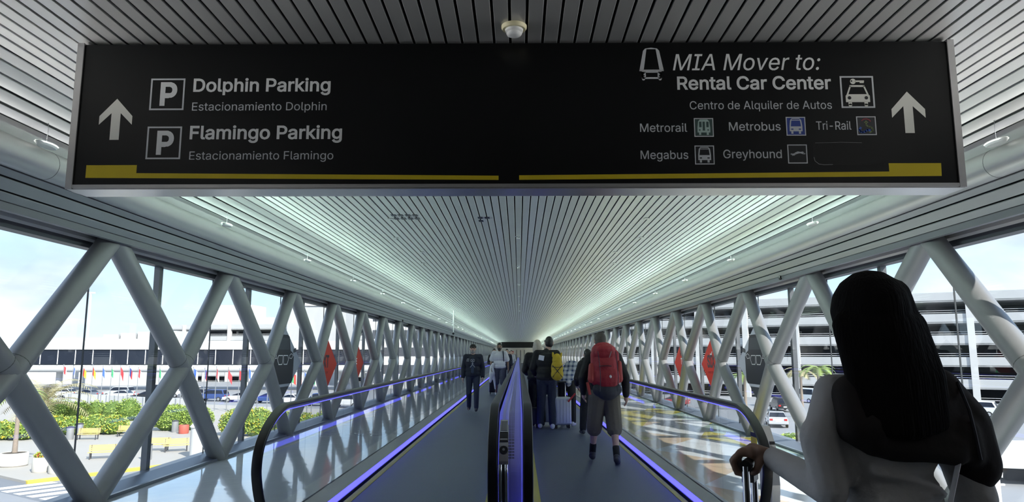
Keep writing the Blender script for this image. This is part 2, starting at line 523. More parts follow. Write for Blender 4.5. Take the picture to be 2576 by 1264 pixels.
# windows: one per truss bay, mullion at the middle node, sealed joint half way
GX = 4.56
wn = 0
for sx, side in ((-1, 'left'), (1, 'right')):
    proto = None
    for k in range(-2, 38):
        ya = NODE_Y + BAY * (k - 0.5)
        yb = ya + BAY
        if ya < 1.3: continue
        wn += 1
        if proto is None:
            mb = MB(); mb.box(*sorted((sx * GX, sx * (GX + 0.012))), 0.0, BAY, 0.07, 2.62)
            w = mb.build('window_%d' % wn, M['glass'], loc=(0, ya, 0))
            mb = MB(); mb.box(*sorted((sx * (GX + 0.013), sx * (GX + 0.085))), -0.045, 0.045, 0.07, 2.62)
            mb.build('mullion', M['mullion'], w)
            mb = MB(); mb.box(*sorted((sx * (GX - 0.002), sx * (GX + 0.014))), BAY / 2 - 0.004, BAY / 2 + 0.004, 0.09, 2.6)
            mb.build('joint_seal', M['joint'], w)
            proto = w
        else:
            w = dup(proto, (0, ya, 0)); w.name = 'window_%d' % wn
        struct(w, 'full height clear glass window on the %s, bay %d of the row' % (side, wn if sx < 0 else wn - n_left), 'window')
    if sx < 0: n_left = wn

# chord pipes with their joint rings
for sx, side in ((-1, 'left'), (1, 'right')):
    mb = MB(); mb.tube((0, Y0 + 0.02, 0), (0, Y1 - 0.7, 0), 0.118, 28)
    p = mb.build('chord_pipe', M['pipe'], smooth=True, loc=(sx * 3.845, 0, 3.02))
    tag(p, 'long round silver pipe running under the ceiling edge on the %s' % side, 'pipe')
    for k in range(8):
        mb = MB(); mb.tube((0, -0.0025, 0), (0, 0.0025, 0), 0.1192, 28)
        mb.build('joint_ring', M['ring'], p, smooth=True, loc=(0, 5.62 + 15.375 * k, 0))

# the diagrid: every tube goes from a bottom node over the middle node (set 10 cm in) to the next top node
def lattice_tube(sx, dirn):
    a = Vector((sx * 4.35, 0, 0.0)); b = Vector((sx * 4.245, dirn * BAY / 2, 1.335)); c = Vector((sx * 4.35, dirn * BAY, 2.745))
    mb = MB(); mb.sweep([a, b, c], 0.113, 20)
    o = mb.build('lattice_tube', M['tube'], smooth=True)
    t = (c - b).normalized()
    q = b + t * 0.13
    mb = MB(); mb.sweep([q - t * 0.003, q + t * 0.003], 0.1142, 20)
    mb.build('joint_ring', M['ring'], o, smooth=True)
    return o
for sx, side in ((-1, 'left'), (1, 'right')):
    for dirn, lean in ((1, 'leaning away'), (-1, 'leaning back')):
        first = None
        for k in range(-2, 37):
            y = NODE_Y + BAY * k
            if y < 1.0 or (dirn < 0 and k < -1): continue
            if first is None:
                first = o = lattice_tube(sx, dirn)
            else:
                o = dup(first)
            o.location = (0, y, 0)
            n = k + 1
            if n < 9:
                lab = 'thick silver %s lattice tube %s, rising from the %s foot' % (side, lean, (ORD[n - 1] + ' visible' if n > 0 else 'frame-cut') if n >= 0 else 'hidden, nearest')
                g = None
            else:
                lab = 'slim distant silver %s lattice tube %s, where the row closes up towards the end' % (side, lean)
                g = 'distant %s lattice tubes %s' % (side, lean)
            tag(o, lab, 'tube')
            if g: o['group'] = g
# ------------------------------------------------------------------ moving walkways
WEND = 111.6
curve = [(6.62, 1.055), (6.45, 1.052), (6.28, 1.018), (6.11, 0.955), (5.95, 0.862), (5.85, 0.757), (5.812, 0.64), (5.822, 0.53), (5.905, 0.355), (6.03, 0.225), (6.22, 0.14)]
def spline(pts, n=4):
    out = []
    P = [pts[0]] + list(pts) + [pts[-1]]
    for i in range(1, len(P) - 2):
        a, b, c, d = (Vector(P[i - 1]), Vector(P[i]), Vector(P[i + 1]), Vector(P[i + 2]))
        for k in range(n):
            t = k / n
            out.append(0.5 * ((2 * b) + (c - a) * t + (2 * a - 5 * b + 4 * c - d) * t * t + (3 * b - a - 3 * c + d) * t ** 3))
    out.append(Vector(pts[-1]))
    return out
near = spline(curve)
far = [Vector((WEND + 6.0 - p.x, p.y)) for p in near]
path = near[::-1] + [Vector((y, 1.055)) for y in range(9, int(WEND) - 2, 6)] + far
def rail_sweep(x, pth, sec, name, m, parent, smooth=True):
    # sec: list of (dx, dn) around the path; n points outwards (up on the straight run)
    n = len(sec)
    vs = []
    for i, p in enumerate(pth):
        a = pth[max(0, i - 1)]; b = pth[min(len(pth) - 1, i + 1)]
        t = (b - a).normalized()
        nn = Vector((-t.y, t.x))
        for dx, dn in sec:
            q = p + nn * dn
            vs.append((x + dx, q.x, q.y))
    fs = []
    for i in range(len(pth) - 1):
        for k in range(n):
            fs.append((i * n + k, i * n + (k + 1) % n, (i + 1) * n + (k + 1) % n, (i + 1) * n + k))
    fs.append(tuple(range(n)))
    fs.append(tuple((len(pth) - 1) * n + k for k in range(n - 1, -1, -1)))
    mb = MB(); mb.add(vs, fs)
    return mb.build(name, m, parent, smooth)
rail_sec = [(-0.034, 0.014), (-0.040, 0.004), (-0.040, -0.010), (-0.030, -0.018), (0.030, -0.018), (0.040, -0.010), (0.040, 0.004), (0.034, 0.014), (0.0, 0.019)]
inner = [p for p in path]

for x0, x1, side in ((-1.80, -0.285, 'left'), (0.150, 1.73, 'right')):
    t = thing('moving_walkway', '%s moving walkway of ribbed blue grey pallets between yellow edge lines' % side, 'moving walkway', (0, 6.0, 0))
    mb = MB(); mb.box(x0, x1, 0, 106.0, -0.1, 0.0)
    mb.build('pallet_band', M['belt'], t)
    for xa in ((x0, x0 + 0.075), (x1 - 0.06, x1)):
        mb = MB(); mb.box(xa[0], xa[1], 0, 106.0, 0.0, 0.003)
        mb.build('edge_line', M['yellow_line'], t)

for sx, gx, side in ((-1, -2.07, 'left'), (1, 1.95, 'right')):
    xi = -1.845 if sx < 0 else 1.775          # face of the skirt towards the pallets
    xo = XL if sx < 0 else XR
    t = thing('glass_balustrade', '%s outer glass balustrade with black handrail and blue light strips' % side, 'balustrade', (gx, 6.0, 0))
    rel = Vector((gx, 6.0, 0))
    def put(o): o.location = -rel; return o
    put(rail_sweep(gx, path, rail_sec, 'handrail', M['rubber'], t))
    put(rail_sweep(gx, path, [(-0.022, -0.020), (0.022, -0.020), (0.022, -0.034), (-0.022, -0.034)], 'rail_channel', M['alu'], t))
    # thin blue light under the rail on the walkway side
    lp = [p for p in near[::-1] if p.y > 0.9] + [Vector((y, 1.055)) for y in (9, 40, 80, WEND - 2)]
    sx2 = -sx
    put(rail_sweep(gx, lp, [(sx2 * 0.012, -0.036), (sx2 * 0.020, -0.036), (sx2 * 0.020, -0.044), (sx2 * 0.012, -0.044)], 'rail_light', M['led_soft'], t))
    # glass panels; the end ones follow the curve of the newel
    gz0, gz1 = 0.095, 1.022
    def glass(poly):
        mb = MB(); mb.prism(poly, 'x', gx - 0.006, gx + 0.006)
        put(mb.build('glass_panel', M['balglass'], t))
    def normal_off(pts, d):
        out = []
        for i, p in enumerate(pts):
            a = pts[max(0, i - 1)]; b = pts[min(len(pts) - 1, i + 1)]
            tt = (b - a).normalized()
            out.append(p + Vector((-tt.y, tt.x)) * d)
        return out
    cur = [q for q in normal_off(near[::-1], -0.03) if q.y > gz0 + 0.03]
    glass([(7.1, gz0), (cur[0].x, gz0)] + [(q.x, q.y) for q in cur] + [(7.1, cur[-1].y)])
    y = 7.108
    while y < 108.0:
        glass([(y, gz0), (y + 1.492, gz0), (y + 1.492, gz1), (y, gz1)])
        y += 1.5
    glass([(y, gz0), (WEND - 0.6, gz0), (WEND - 0.25, 0.6), (WEND - 0.7, gz1), (y, gz1)])
    # deck, skirt, light strip, outer cladding
    mb = MB(); mb.prism([(xi, 0.094), (gx - sx * 0.012, 0.10), (gx - sx * 0.012, 0.05), (xi, 0.05)], 'y', 5.86, WEND)
    put(mb.build('inner_deck', M['deck'], t))
    mb = MB(); mb.prism([(xi - sx * 0.004, 0.022), (xi - sx * 0.004, 0.090), (xi + sx * 0.02, 0.090), (xi + sx * 0.02, 0.022)], 'y', 6.05, WEND)
    put(mb.build('light_strip', M['led'], t))
    mb = MB(); mb.box(*sorted((xi - sx * 0.012, xi + sx * 0.03)), 6.05, WEND, -0.02, 0.020)
    put(mb.build('skirt', M['skirt'], t))
    mb = MB(); mb.prism([(gx + sx * 0.012, 0.10), (xo, 0.075), (xo, 0.0), (gx + sx * 0.012, 0.0)], 'y', 5.86, WEND)
    put(mb.build('outer_cladding', M['deck'], t))
    if sx > 0:
        # warning sticker and the end post with a lamp and a button at the right hand newel
        mb = MB(); mb.box(gx - 0.012, gx - 0.007, 6.02, 6.16, 0.62, 0.86)
        s = put(mb.build('warning_sticker', M['sticker_yellow'] if 'sticker_yellow' in M else M['yellow'], t))
        mb = MB(); mb.box(gx - 0.0135, gx - 0.0121, 6.02, 6.16, 0.825, 0.86)
        o = mb.build('sticker_header', M['black_plastic'], s)
        mb = MB()
        for k in range(3): mb.box(gx - 0.0135, gx - 0.0121, 6.035 + 0.045 * k, 6.06 + 0.045 * k, 0.63, 0.70)
        mb.build('sticker_figures', M['sign_red'], s)
        mb = MB(); mb.ball((gx - 0.0135, 6.075, 0.745), (0.0012, 0.018, 0.022)); mb.box(gx - 0.0135, gx - 0.0121, 6.055, 6.095, 0.705, 0.732)
        mb.build('sticker_pictogram', M['black_plastic'], s)
        mb = MB()
        mb.prism([(6.10, 0.0), (6.02, 0.45), (6.06, 0.72), (6.20, 0.90), (6.32, 0.90), (6.32, 0.0)], 'x', gx + 0.10, gx + 0.165)
        pz = put(mb.build('end_post', M['alu'], t))
        mb = MB(); mb.box(gx + 0.11, gx + 0.15, 6.055, 6.075, 0.765, 0.79); mb.build('slot', M['black_plastic'], pz)
        mb = MB(); mb.sweep([(gx + 0.132, 6.06, 0.60), (gx + 0.132, 5.99, 0.585)], 0.024, 14); mb.build('stop_button', M['black_plastic'], pz, True)

# the shared centre balustrade: two handrails with a lit metal deck between
CX0, CX1 = -0.25, 0.114
t = thing('centre_balustrade', 'narrow metal balustrade between the walkways, two black handrails and a violet lit deck', 'balustrade', (-0.068, 6.0, 0))
rel = Vector((-0.068, 6.0, 0))
def put(o): o.location = -rel; return o
for x in (CX0 + 0.04, CX1 - 0.04):
    put(rail_sweep(x, path, rail_sec, 'handrail', M['rubber'], t))
def inset(pts, d):
    out = []
    for i, p in enumerate(pts):
        a = pts[max(0, i - 1)]; b = pts[min(len(pts) - 1, i + 1)]
        tt = (b - a).normalized()
        out.append(p + Vector((-tt.y, tt.x)) * d)
    return out
dp = inset(path, -0.062)
body = [(q.x, q.y) for q in inset(path, -0.085)]
for xa, xb in ((CX0 + 0.03, CX0 + 0.05), (CX1 - 0.05, CX1 - 0.03)):
    mb = MB()
    n = len(body)
    mb.prism([(body[0][0], 0.0)] + body + [(body[-1][0], 0.0)], 'x', xa, xb)
    put(mb.build('side_panel', M['skirt'], t))
# deck sheet with raised runs
dxa, dxb = CX0 + 0.084, CX1 - 0.084
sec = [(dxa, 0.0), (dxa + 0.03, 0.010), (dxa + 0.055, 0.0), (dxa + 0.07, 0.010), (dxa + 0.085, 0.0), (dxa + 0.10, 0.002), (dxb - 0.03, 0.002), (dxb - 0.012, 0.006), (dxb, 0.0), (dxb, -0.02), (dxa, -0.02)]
o = put(rail_sweep(0, dp, sec, 'deck', M['deck_led_tint'] if 'deck_led_tint' in M else M['steel'], t, smooth=False))
# rows of small slots in the deck
mb = MB()
fine = []
for i in range(len(dp) - 1):
    a, b = dp[i], dp[i + 1]
    L = (b - a).length
    k = 0.0
    while k < L:
        fine.append((a + (b - a) * (k / L), (b - a).normalized())); k += 0.022
start = next(i for i, (p, tt) in enumerate(fine) if p.y > 0.68 and p.x < 6.5)
for i, (p, tt) in enumerate(fine[start:start + 700]):
    nn = Vector((-tt.y, tt.x))
    for xx in (0, 0.0125, 0.025, 0.0375):
        x = dxa + 0.087 + xx
        q = p + nn * 0.0038
        a = q - tt * 0.006; b = q + tt * 0.006
        mb.add([(x - 0.0028, a.x, a.y), (x + 0.0028, a.x, a.y), (x + 0.0028, b.x, b.y), (x - 0.0028, b.x, b.y)], [(0, 1, 2, 3)])
put(mb.build('slot_rows', M['black_plastic'], t))
for xx in (dxa - 0.036, dxb + 0.028):
    put(rail_sweep(xx, path[4:-4], [(0.0, -0.020), (0.008, -0.020), (0.008, -0.028), (0.0, -0.028)], 'rail_light', M['led_deck'], t))
# base strips on both sides
for xa, xb, nm, mm in ((CX0 - 0.03, CX0 + 0.03, 'skirt', 'skirt'), (CX1 - 0.03, CX1 + 0.036, 'skirt', 'skirt')):
    mb = MB(); mb.box(xa, xb, 6.05, WEND, 0, 0.022); put(mb.build(nm, M[mm], t))
for xa, xb in ((CX0 - 0.02, CX0 + 0.03), (CX1 - 0.03, CX1 + 0.025)):
    mb = MB(); mb.box(xa, xb, 6.05, WEND, 0.024, 0.085); put(mb.build('light_strip', M['led'], t))
# the controls on the curved end
ns = [p for p in dp if p.x < 6.3]
def on_curve(z):
    for a, b in zip(dp[:-1], dp[1:]):
        if a.x < 7 and (a.y - z) * (b.y - z) <= 0 and a.y != b.y:
            k = (z - a.y) / (b.y - a.y); return a + (b - a) * k, (b - a).normalized()
def pad(z0, z1, x0, x1, h, name, m, parent=None, n=8):
    zs = [z0 + (z1 - z0) * i / n for i in range(n + 1)]
    pp = [on_curve(z) for z in zs]
    vs = []
    for p, tt in pp:
        nn = Vector((-tt.y, tt.x))
        a = p + nn * 0.012; b = p + nn * (0.012 + h)
        vs += [(x0, a.x, a.y), (x1, a.x, a.y), (x1, b.x, b.y), (x0, b.x, b.y)]
    fs = [(0, 1, 2, 3), tuple(4 * n + k for k in (3, 2, 1, 0))]
    for i in range(n):
        for k in range(4):
            fs.append((4 * i + k, 4 * i + (k + 1) % 4, 4 * i + 4 + (k + 1) % 4, 4 * i + 4 + k))
    mb = MB(); mb.add(vs, fs)
    o = mb.build(name, m, parent if parent else t)
    return put(o) if not parent else o
cp = pad(0.62, 0.90, dxa + 0.006, dxa + 0.082, 0.006, 'control_plate', M['steel'])
bx = pad(0.845, 0.925, dxa + 0.012, dxa + 0.076, 0.016, 'display_frame', M['chrome'], cp)
pad(0.853, 0.915, dxa + 0.018, dxa + 0.070, 0.019, 'display', M['grey_plastic'], cp)
pad(0.785, 0.843, dxa + 0.010, dxa + 0.078, 0.012, 'slot_block', M['black_plastic'], cp)
pad(0.796, 0.803, dxa + 0.014, dxa + 0.074, 0.0135, 'slot_trim', M['alu'], cp)
p, tt = on_curve(0.728)
nn = Vector((-tt.y, tt.x))
xx = dxa + 0.044
mb = MB(); mb.sweep([(xx, (p + nn * 0.012).x, (p + nn * 0.012).y), (xx, (p + nn * 0.030).x, (p + nn * 0.030).y)], 0.034, 24)
mb.build('stop_button', M['black_plastic'], cp, True)
mb = MB(); mb.sweep([(xx, (p + nn * 0.028).x, (p + nn * 0.028).y), (xx, (p + nn * 0.038).x, (p + nn * 0.038).y)], 0.010, 14)
mb.build('button_centre', M['grey_plastic'], cp, True)
low = [q for q in inset(path, -0.018) if q.x < 6.05 and q.y < 0.64]
for xx, r in ((dxa + 0.018, 0.017), (dxa + 0.066, 0.015)):
    mb = MB(); mb.sweep([(xx, q.x, q.y) for q in low], r, 12); put(mb.build('steel_post', M['chrome'], t, True))
mb = MB(); mb.sweep([(dxa + 0.044, q.x + 0.012, q.y) for q in low], 0.011, 10); put(mb.build('steel_post', M['skirt'], t, True))
# thin plates where the rails enter the front
for x in (CX0 + 0.04, CX1 - 0.04):
    p, tt = on_curve(0.47)
    mb = MB(); mb.box(x - 0.039, x + 0.039, p.x - 0.062, p.x - 0.02, 0.466, 0.474)
    put(mb.build('rail_clip', M['alu'], t))
# ------------------------------------------------------------------ the hanging sign
SY = 4.36
import os
SANS = None
try:
    fp = os.path.join(bpy.utils.system_resource('DATAFILES'), 'fonts', 'Inter.woff2')
    if os.path.exists(fp): SANS = bpy.data.fonts.load(fp)      # the sans serif that ships with Blender itself
except Exception:
    SANS = None
from mathutils.geometry import tessellate_polygon
def glyph_loops(txt, font):
    cu = bpy.data.curves.new('lettering', 'FONT')
    cu.body = txt
    cu.size = 1.0
    if font: cu.font = font
    o = bpy.data.objects.new('lettering', cu)
    C.objects.link(o)
    dg = bpy.context.evaluated_depsgraph_get()
    dg.update()
    oc = o.to_curve(dg)
    loops = []
    for sp in oc.splines:
        if sp.type != 'BEZIER':
            loops.append([Vector((p.co.x, p.co.y)) for p in sp.points]); continue
        pts = []
        n = len(sp.bezier_points)
        for i in range(n):
            p, q = sp.bezier_points[i], sp.bezier_points[(i + 1) % n]
            A, B, Cc, D = (Vector(v[:2]) for v in (p.co, p.handle_right, q.handle_left, q.co))
            straight = abs((B - A).cross(D - A)) < 1e-5 and abs((Cc - A).cross(D - A)) < 1e-5
            for k in range(1 if straight else 5):
                t = k / 5
                pts.append(A * (1 - t) ** 3 + B * 3 * t * (1 - t) ** 2 + Cc * 3 * t * t * (1 - t) + D * t ** 3)
        out = []
        for q in pts:
            if not out or (q - out[-1]).length > 1e-4: out.append(q)
        if len(out) > 2 and (out[0] - out[-1]).length < 1e-4: out.pop()
        if len(out) > 2: loops.append(out)
    o.to_curve_clear()
    C.objects.unlink(o)
    bpy.data.objects.remove(o); bpy.data.curves.remove(cu)
    return loops
def area(l): return 0.5 * sum(l[i].cross(l[(i + 1) % len(l)]) for i in range(len(l)))
def inside(p, l):
    c = False
    for i in range(len(l)):
        a, b = l[i], l[i - 1]
        if (a.y > p.y) != (b.y > p.y) and p.x < (b.x - a.x) * (p.y - a.y) / (b.y - a.y) + a.x: c = not c
    return c
def thicken(l, d, sign):
    out = []
    n = len(l)
    for i in range(n):
        t1 = (l[i] - l[i - 1]).normalized(); t2 = (l[(i + 1) % n] - l[i]).normalized()
        n1 = Vector((t1.y, -t1.x)); n2 = Vector((t2.y, -t2.x))
        m = n1 + n2
        if m.length < 0.2: m = n1
        m.normalize()
        k = min(1.6, 1.0 / max(0.45, m.dot(n1)))
        out.append(l[i] + m * (d * k * sign))
    return out
def text_mesh(name, txt, xl, xr, zb, cap, m, parent, bold=0.0, shear=0.0, y=SY, depth=0.0012, face=-1, along=None, shift=None):
    loops = glyph_loops(txt, SANS)
    big = max(loops, key=lambda l: abs(area(l)))
    s0 = 1 if area(big) > 0 else -1
    outer = [l for l in loops if area(l) * s0 > 0]
    holes = [l for l in loops if area(l) * s0 < 0]
    if bold:
        outer = [thicken(l, bold, s0) for l in outer]; holes = [thicken(l, bold, s0) for l in holes]
    # fill by winding number in thin bands, so that overlapping strokes of the letters merge
    edges = []
    for l in outer + holes:
        for i in range(len(l)):
            p, q = l[i - 1], l[i]
            if abs(p.y - q.y) > 1e-7: edges.append((p, q, 1) if p.y < q.y else (q, p, -1))
    ya = min(e_[0].y for e_ in edges); yb = max(e_[1].y for e_ in edges)
    N = 56
    h = (yb - ya) / N
    vs, fs = [], []
    for r_ in range(N):
        lo, hi = ya + r_ * h, ya + (r_ + 1) * h
        mid = (lo + hi) / 2
        hit = []
        for p, q, s_ in edges:
            if p.y <= mid < q.y:
                k = (q.x - p.x) / (q.y - p.y)
                f = lambda yy: p.x + k * (min(max(yy, p.y), q.y) - p.y)
                hit.append((f(mid), s_, f(lo), f(hi)))
        hit.sort(key=lambda t_: t_[0])
        wn_ = 0
        for t_ in hit:
            if wn_ == 0: st = t_
            wn_ += t_[1]
            if wn_ == 0:
                o = len(vs)
                for X_, Y_ in ((st[2], lo), (t_[2], lo), (t_[3], hi), (st[3], hi)): vs.append((X_ + shear * Y_, Y_, 1.0))
                fs.append((o, o + 1, o + 2, o + 3))
    x0 = min(v[0] for v in vs); x1 = max(v[0] for v in vs)
    sx = (xr - xl) / (x1 - x0); sz = cap / CAPH[0]
    # one mesh per word
    spans = []
    for a_, b_ in sorted((min(p.x for p in l), max(p.x for p in l)) for l in outer):
        if spans and a_ - spans[-1][1] < 0.15: spans[-1][1] = max(spans[-1][1], b_)
        else: spans.append([a_, b_])
    for a_, b_ in spans:
        P, F = [], []
        for f in fs:
            q = [vs[i] for i in f]
            c = sum(p[0] - shear * p[1] for p in q) / 4
            if a_ - 0.02 <= c <= b_ + 0.02:
                o = len(P)
                for p in q:
                    u = xl + (p[0] - x0) * sx; w = zb + p[1] * sz; dd = p[2] * depth
                    P.append((u, y + face * dd, w) if along is None else (along + face * dd, u, w))
                F.append((o, o + 1, o + 2, o + 3))
        me = bpy.data.meshes.new(name)
        me.from_pydata(P, [], F)
        bm = bmesh.new(); bm.from_mesh(me); bmesh.ops.remove_doubles(bm, verts=bm.verts, dist=1e-6); bm.to_mesh(me); bm.free()
        me.materials.append(m)
        ob = bpy.data.objects.new(name, me)
        C.objects.link(ob)
        ob.parent = parent
        if shift is not None: ob.location = shift
    return ob
def cap_height():
    CAPH[0] = 1.0
    o = text_mesh('lettering', 'H', 0, 1, 0, 1.0, M['letter'], None)
    CAPH[0] = max(v.co.z for v in o.data.vertices)
    bpy.data.objects.remove(o)
CAPH = [1.0]
cap_height()
def flat(mb, poly, y=SY, d=0.0012):
    return mb.prism(poly, 'y', y - d, y)
def rect(mb, x0, x1, z0, z1, y=SY, d=0.0012):
    return mb.box(x0, x1, y - d, y, z0, z1)
def frame(mb, x0, x1, z0, z1, w, y=SY, d=0.0012):
    rect(mb, x0, x1, z0, z0 + w, y, d); rect(mb, x0, x1, z1 - w, z1, y, d)
    rect(mb, x0, x0 + w, z0 + w, z1 - w, y, d); rect(mb, x1 - w, x1, z0 + w, z1 - w, y, d)
def disc(mb, cx, cz, r, y=SY, d=0.0012, seg=16, rz=None):
    rz = rz or r
    return flat(mb, [(cx + r * math.cos(2 * math.pi * k / seg), cz + rz * math.sin(2 * math.pi * k / seg)) for k in range(seg)], y, d)
def band(mb, pts, w, y=SY, d=0.0012):
    pts = [Vector(p) for p in pts]
    for a, b in zip(pts[:-1], pts[1:]):
        t = (b - a).normalized() * (w * 0.35); n = Vector((-t.y, t.x)).normalized() * w / 2
        flat(mb, [tuple(a - t - n), tuple(b + t - n), tuple(b + t + n), tuple(a - t + n)], y, d)

def build_sign(detail=True):
    s = thing('overhead_sign', 'wide black hanging sign with white parking and train directions, above the walkway entrance' if detail else
              'tiny far black hanging sign above the end of the walkways', 'sign', (0, 0, 0))
    mb = MB(); mb.box(-2.80, 2.735, SY, SY + 0.01, 2.555, 3.478)
    mb.build('face_panel', M['black_gloss'], s)
    mb = MB(); mb.box(-2.80, 2.735, SY + 0.01, SY + 0.20, 2.53, 3.485)
    mb.build('cabinet', M['black_plastic'], s)
    mb = MB(); mb.box(-2.83, 2.765, SY - 0.004, SY + 0.205, 2.522, 2.53); mb.box(-2.82, 2.755, SY - 0.012, SY - 0.002, 2.53, 2.552)
    mb.build('bottom_trim', M['alu'], s)
    for x, sg in ((-2.80, -1), (2.735, 1)):
        mb = MB()
        prof = [(x, SY - 0.008)] + [(x + sg * 0.045 * math.sin(math.pi * k / 8), SY + 0.10 - 0.108 * math.cos(math.pi * k / 8)) for k in range(1, 8)] + [(x, SY + 0.208)]
        mb.prism(prof, 'z', 2.525, 3.488)
        mb.box(*sorted((x - sg * 0.004, x + sg * 0.038)), SY - 0.014, SY - 0.006, 2.525, 3.488)
        mb.build('end_cap', M['alu'], s, True)
    if not detail: return s
    L, T, A = M['letter'], M['letter_thin'], M['arrow']
    # arrows
    for cx, zt in ((-2.561, 3.116), (2.457, 3.146)):
        mb = MB(); h = zt - 2.845 if cx < 0 else zt - 2.875
        w, sh = 0.105, 0.029
        k = zt
        flat(mb, [(cx, k), (cx + w, k - 0.115), (cx + w, k - 0.171), (cx + sh, k - 0.095), (cx + sh, k - h), (cx - sh, k - h), (cx - sh, k - 0.095), (cx - w, k - 0.171), (cx - w, k - 0.115)])
        mb.build('arrow', A, s)
    # yellow bands with their step
    mb = MB(); flat(mb, [(-2.722, 2.680), (-2.403, 2.680), (-2.403, 2.628), (-0.125, 2.606), (-0.125, 2.579), (-2.722, 2.598)])
    mb.build('yellow_band', M['yellow'], s)
    mb = MB(); flat(mb, [(0.004, 2.608), (2.308, 2.627), (2.308, 2.680), (2.633, 2.680), (2.630, 2.598), (0.004, 2.579)])
    mb.build('yellow_band', M['yellow'], s)
    # left half
    for i, (z0, z1) in enumerate(((3.040, 3.250), (2.718, 2.931))):
        mb = MB(); frame(mb, -2.352, -2.133, z0, z1, 0.010)
        f = mb.build('parking_frame', T, s)
        text_mesh('parking_letter', 'P', -2.288, -2.180, z0 + 0.036, 0.142, L, f, bold=0.028)
    text_mesh('lettering', 'Dolphin Parking', -2.078, -1.199, 3.163, 0.083, L, s, bold=0.018)
    text_mesh('lettering', 'Estacionamiento Dolphin', -2.078, -1.219, 3.036, 0.053, T, s)
    text_mesh('lettering', 'Flamingo Parking', -2.081, -1.115, 2.849, 0.083, L, s, bold=0.018)
    text_mesh('lettering', 'Estacionamiento Flamingo', -2.075, -1.165, 2.714, 0.053, T, s)
    # right half
    text_mesh('lettering', 'MIA Mover to:', 0.985, 1.925, 3.293, 0.108, L, s, shear=0.22, bold=0.002)
    text_mesh('lettering', 'Rental Car Center', 1.009, 1.983, 3.166, 0.083, L, s, bold=0.018)
    text_mesh('lettering', 'Centro de Alquiler de Autos', 1.084, 1.979, 3.034, 0.053, T, s)
    text_mesh('lettering', 'Metrorail', 0.766, 1.062, 2.887, 0.054, T, s, bold=0.004)
    text_mesh('lettering', 'Metrobus', 1.325, 1.649, 2.894, 0.054, T, s, bold=0.004)
    text_mesh('lettering', 'Tri-Rail', 1.872, 2.092, 2.898, 0.054, T, s, bold=0.004)
    text_mesh('lettering', 'Megabus', 0.765, 1.063, 2.711, 0.054, T, s, bold=0.004)
    text_mesh('lettering', 'Greyhound', 1.282, 1.647, 2.715, 0.054, T, s, bold=0.004)
    # the little people mover: light hood with a dark window, bumper with two lamps
    mb = MB()
    def hood(a, b): return [a, b]
    flat(mb, [(0.772, 3.292), (0.798, 3.425), (0.820, 3.436), (0.800, 3.300)])
    flat(mb, [(0.927, 3.292), (0.901, 3.425), (0.879, 3.436), (0.899, 3.300)])
    flat(mb, [(0.798, 3.425), (0.812, 3.440), (0.850, 3.446), (0.888, 3.440), (0.901, 3.425), (0.879, 3.436), (0.820, 3.436)])
    rect(mb, 0.772, 0.927, 3.288, 3.298)
    frame(mb, 0.786, 0.913, 3.236, 3.290, 0.012)
    rect(mb, 0.786, 0.812, 3.244, 3.284); rect(mb, 0.887, 0.913, 3.244, 3.284)
    disc(mb, 0.797, 3.236, 0.010); disc(mb, 0.902, 3.236, 0.010)
    tr = mb.build('train_symbol', T, s)
    mb = MB()
    for x in (0.799, 0.900):
        for z in (3.257, 3.274): disc(mb, x, z, 0.005, SY - 0.0013)
    mb.build('train_lamps', M['black_plastic'], tr)
    # rental car: key over a car front
    mb = MB(); frame(mb, 2.040, 2.251, 3.040, 3.250, 0.010)
    f = mb.build('car_frame', T, s)
    mb = MB()
    cx = 2.146
    flat(mb, [(cx - 0.076, 3.120), (cx - 0.066, 3.130), (cx + 0.066, 3.130), (cx + 0.076, 3.120), (cx + 0.076, 3.078), (cx - 0.076, 3.078)])
    flat(mb, [(cx - 0.070, 3.126), (cx - 0.047, 3.186), (cx - 0.037, 3.186), (cx - 0.058, 3.130)])
    flat(mb, [(cx + 0.070, 3.126), (cx + 0.047, 3.186), (cx + 0.037, 3.186), (cx + 0.058, 3.130)])
    rect(mb, cx - 0.047, cx + 0.047, 3.178, 3.190)
    for sg in (-1, 1): rect(mb, cx + sg * 0.050 - 0.011, cx + sg * 0.050 + 0.011, 3.058, 3.080); disc(mb, cx + sg * 0.050, 3.058, 0.011)
    disc(mb, 2.122, 3.215, 0.018)
    rect(mb, 2.135, 2.192, 3.211, 3.221); rect(mb, 2.165, 2.190, 3.204, 3.212)
    c = mb.build('car_symbol', A, f)
    mb = MB(); disc(mb, cx - 0.053, 3.106, 0.011, SY - 0.0013); disc(mb, cx + 0.053, 3.106, 0.011, SY - 0.0013); disc(mb, 2.113, 3.217, 0.005, SY - 0.0013)
    mb.build('car_lamps', M['black_plastic'], c)
    # five little mode squares
    def square(x0, z0, m, rim):
        mb = MB(); rect(mb, x0, x0 + 0.122, z0, z0 + 0.122, SY, 0.0008)
        q = mb.build('mode_square', m, s)
        mb = MB(); frame(mb, x0, x0 + 0.122, z0, z0 + 0.122, 0.006, SY, 0.0014); mb.build('square_rim', rim, q)
        return q
    def front(x0, z0, q, m, dark, rail):
        mb = MB(); y = SY - 0.0009
        a, b = x0 + 0.021, x0 + 0.101
        flat(mb, [(a, z0 + 0.028), (b, z0 + 0.028), (b, z0 + 0.060), (b - 0.005, z0 + 0.100), (b - 0.016, z0 + 0.113), (a + 0.016, z0 + 0.113), (a + 0.005, z0 + 0.100), (a, z0 + 0.060)], y, 0.001)
        for k in (0.030, 0.078): rect(mb, x0 + k, x0 + k + 0.013, z0 + 0.012, z0 + 0.029, y, 0.001)
        mb.build('vehicle_front', m, q)
        mb = MB(); y = SY - 0.0020
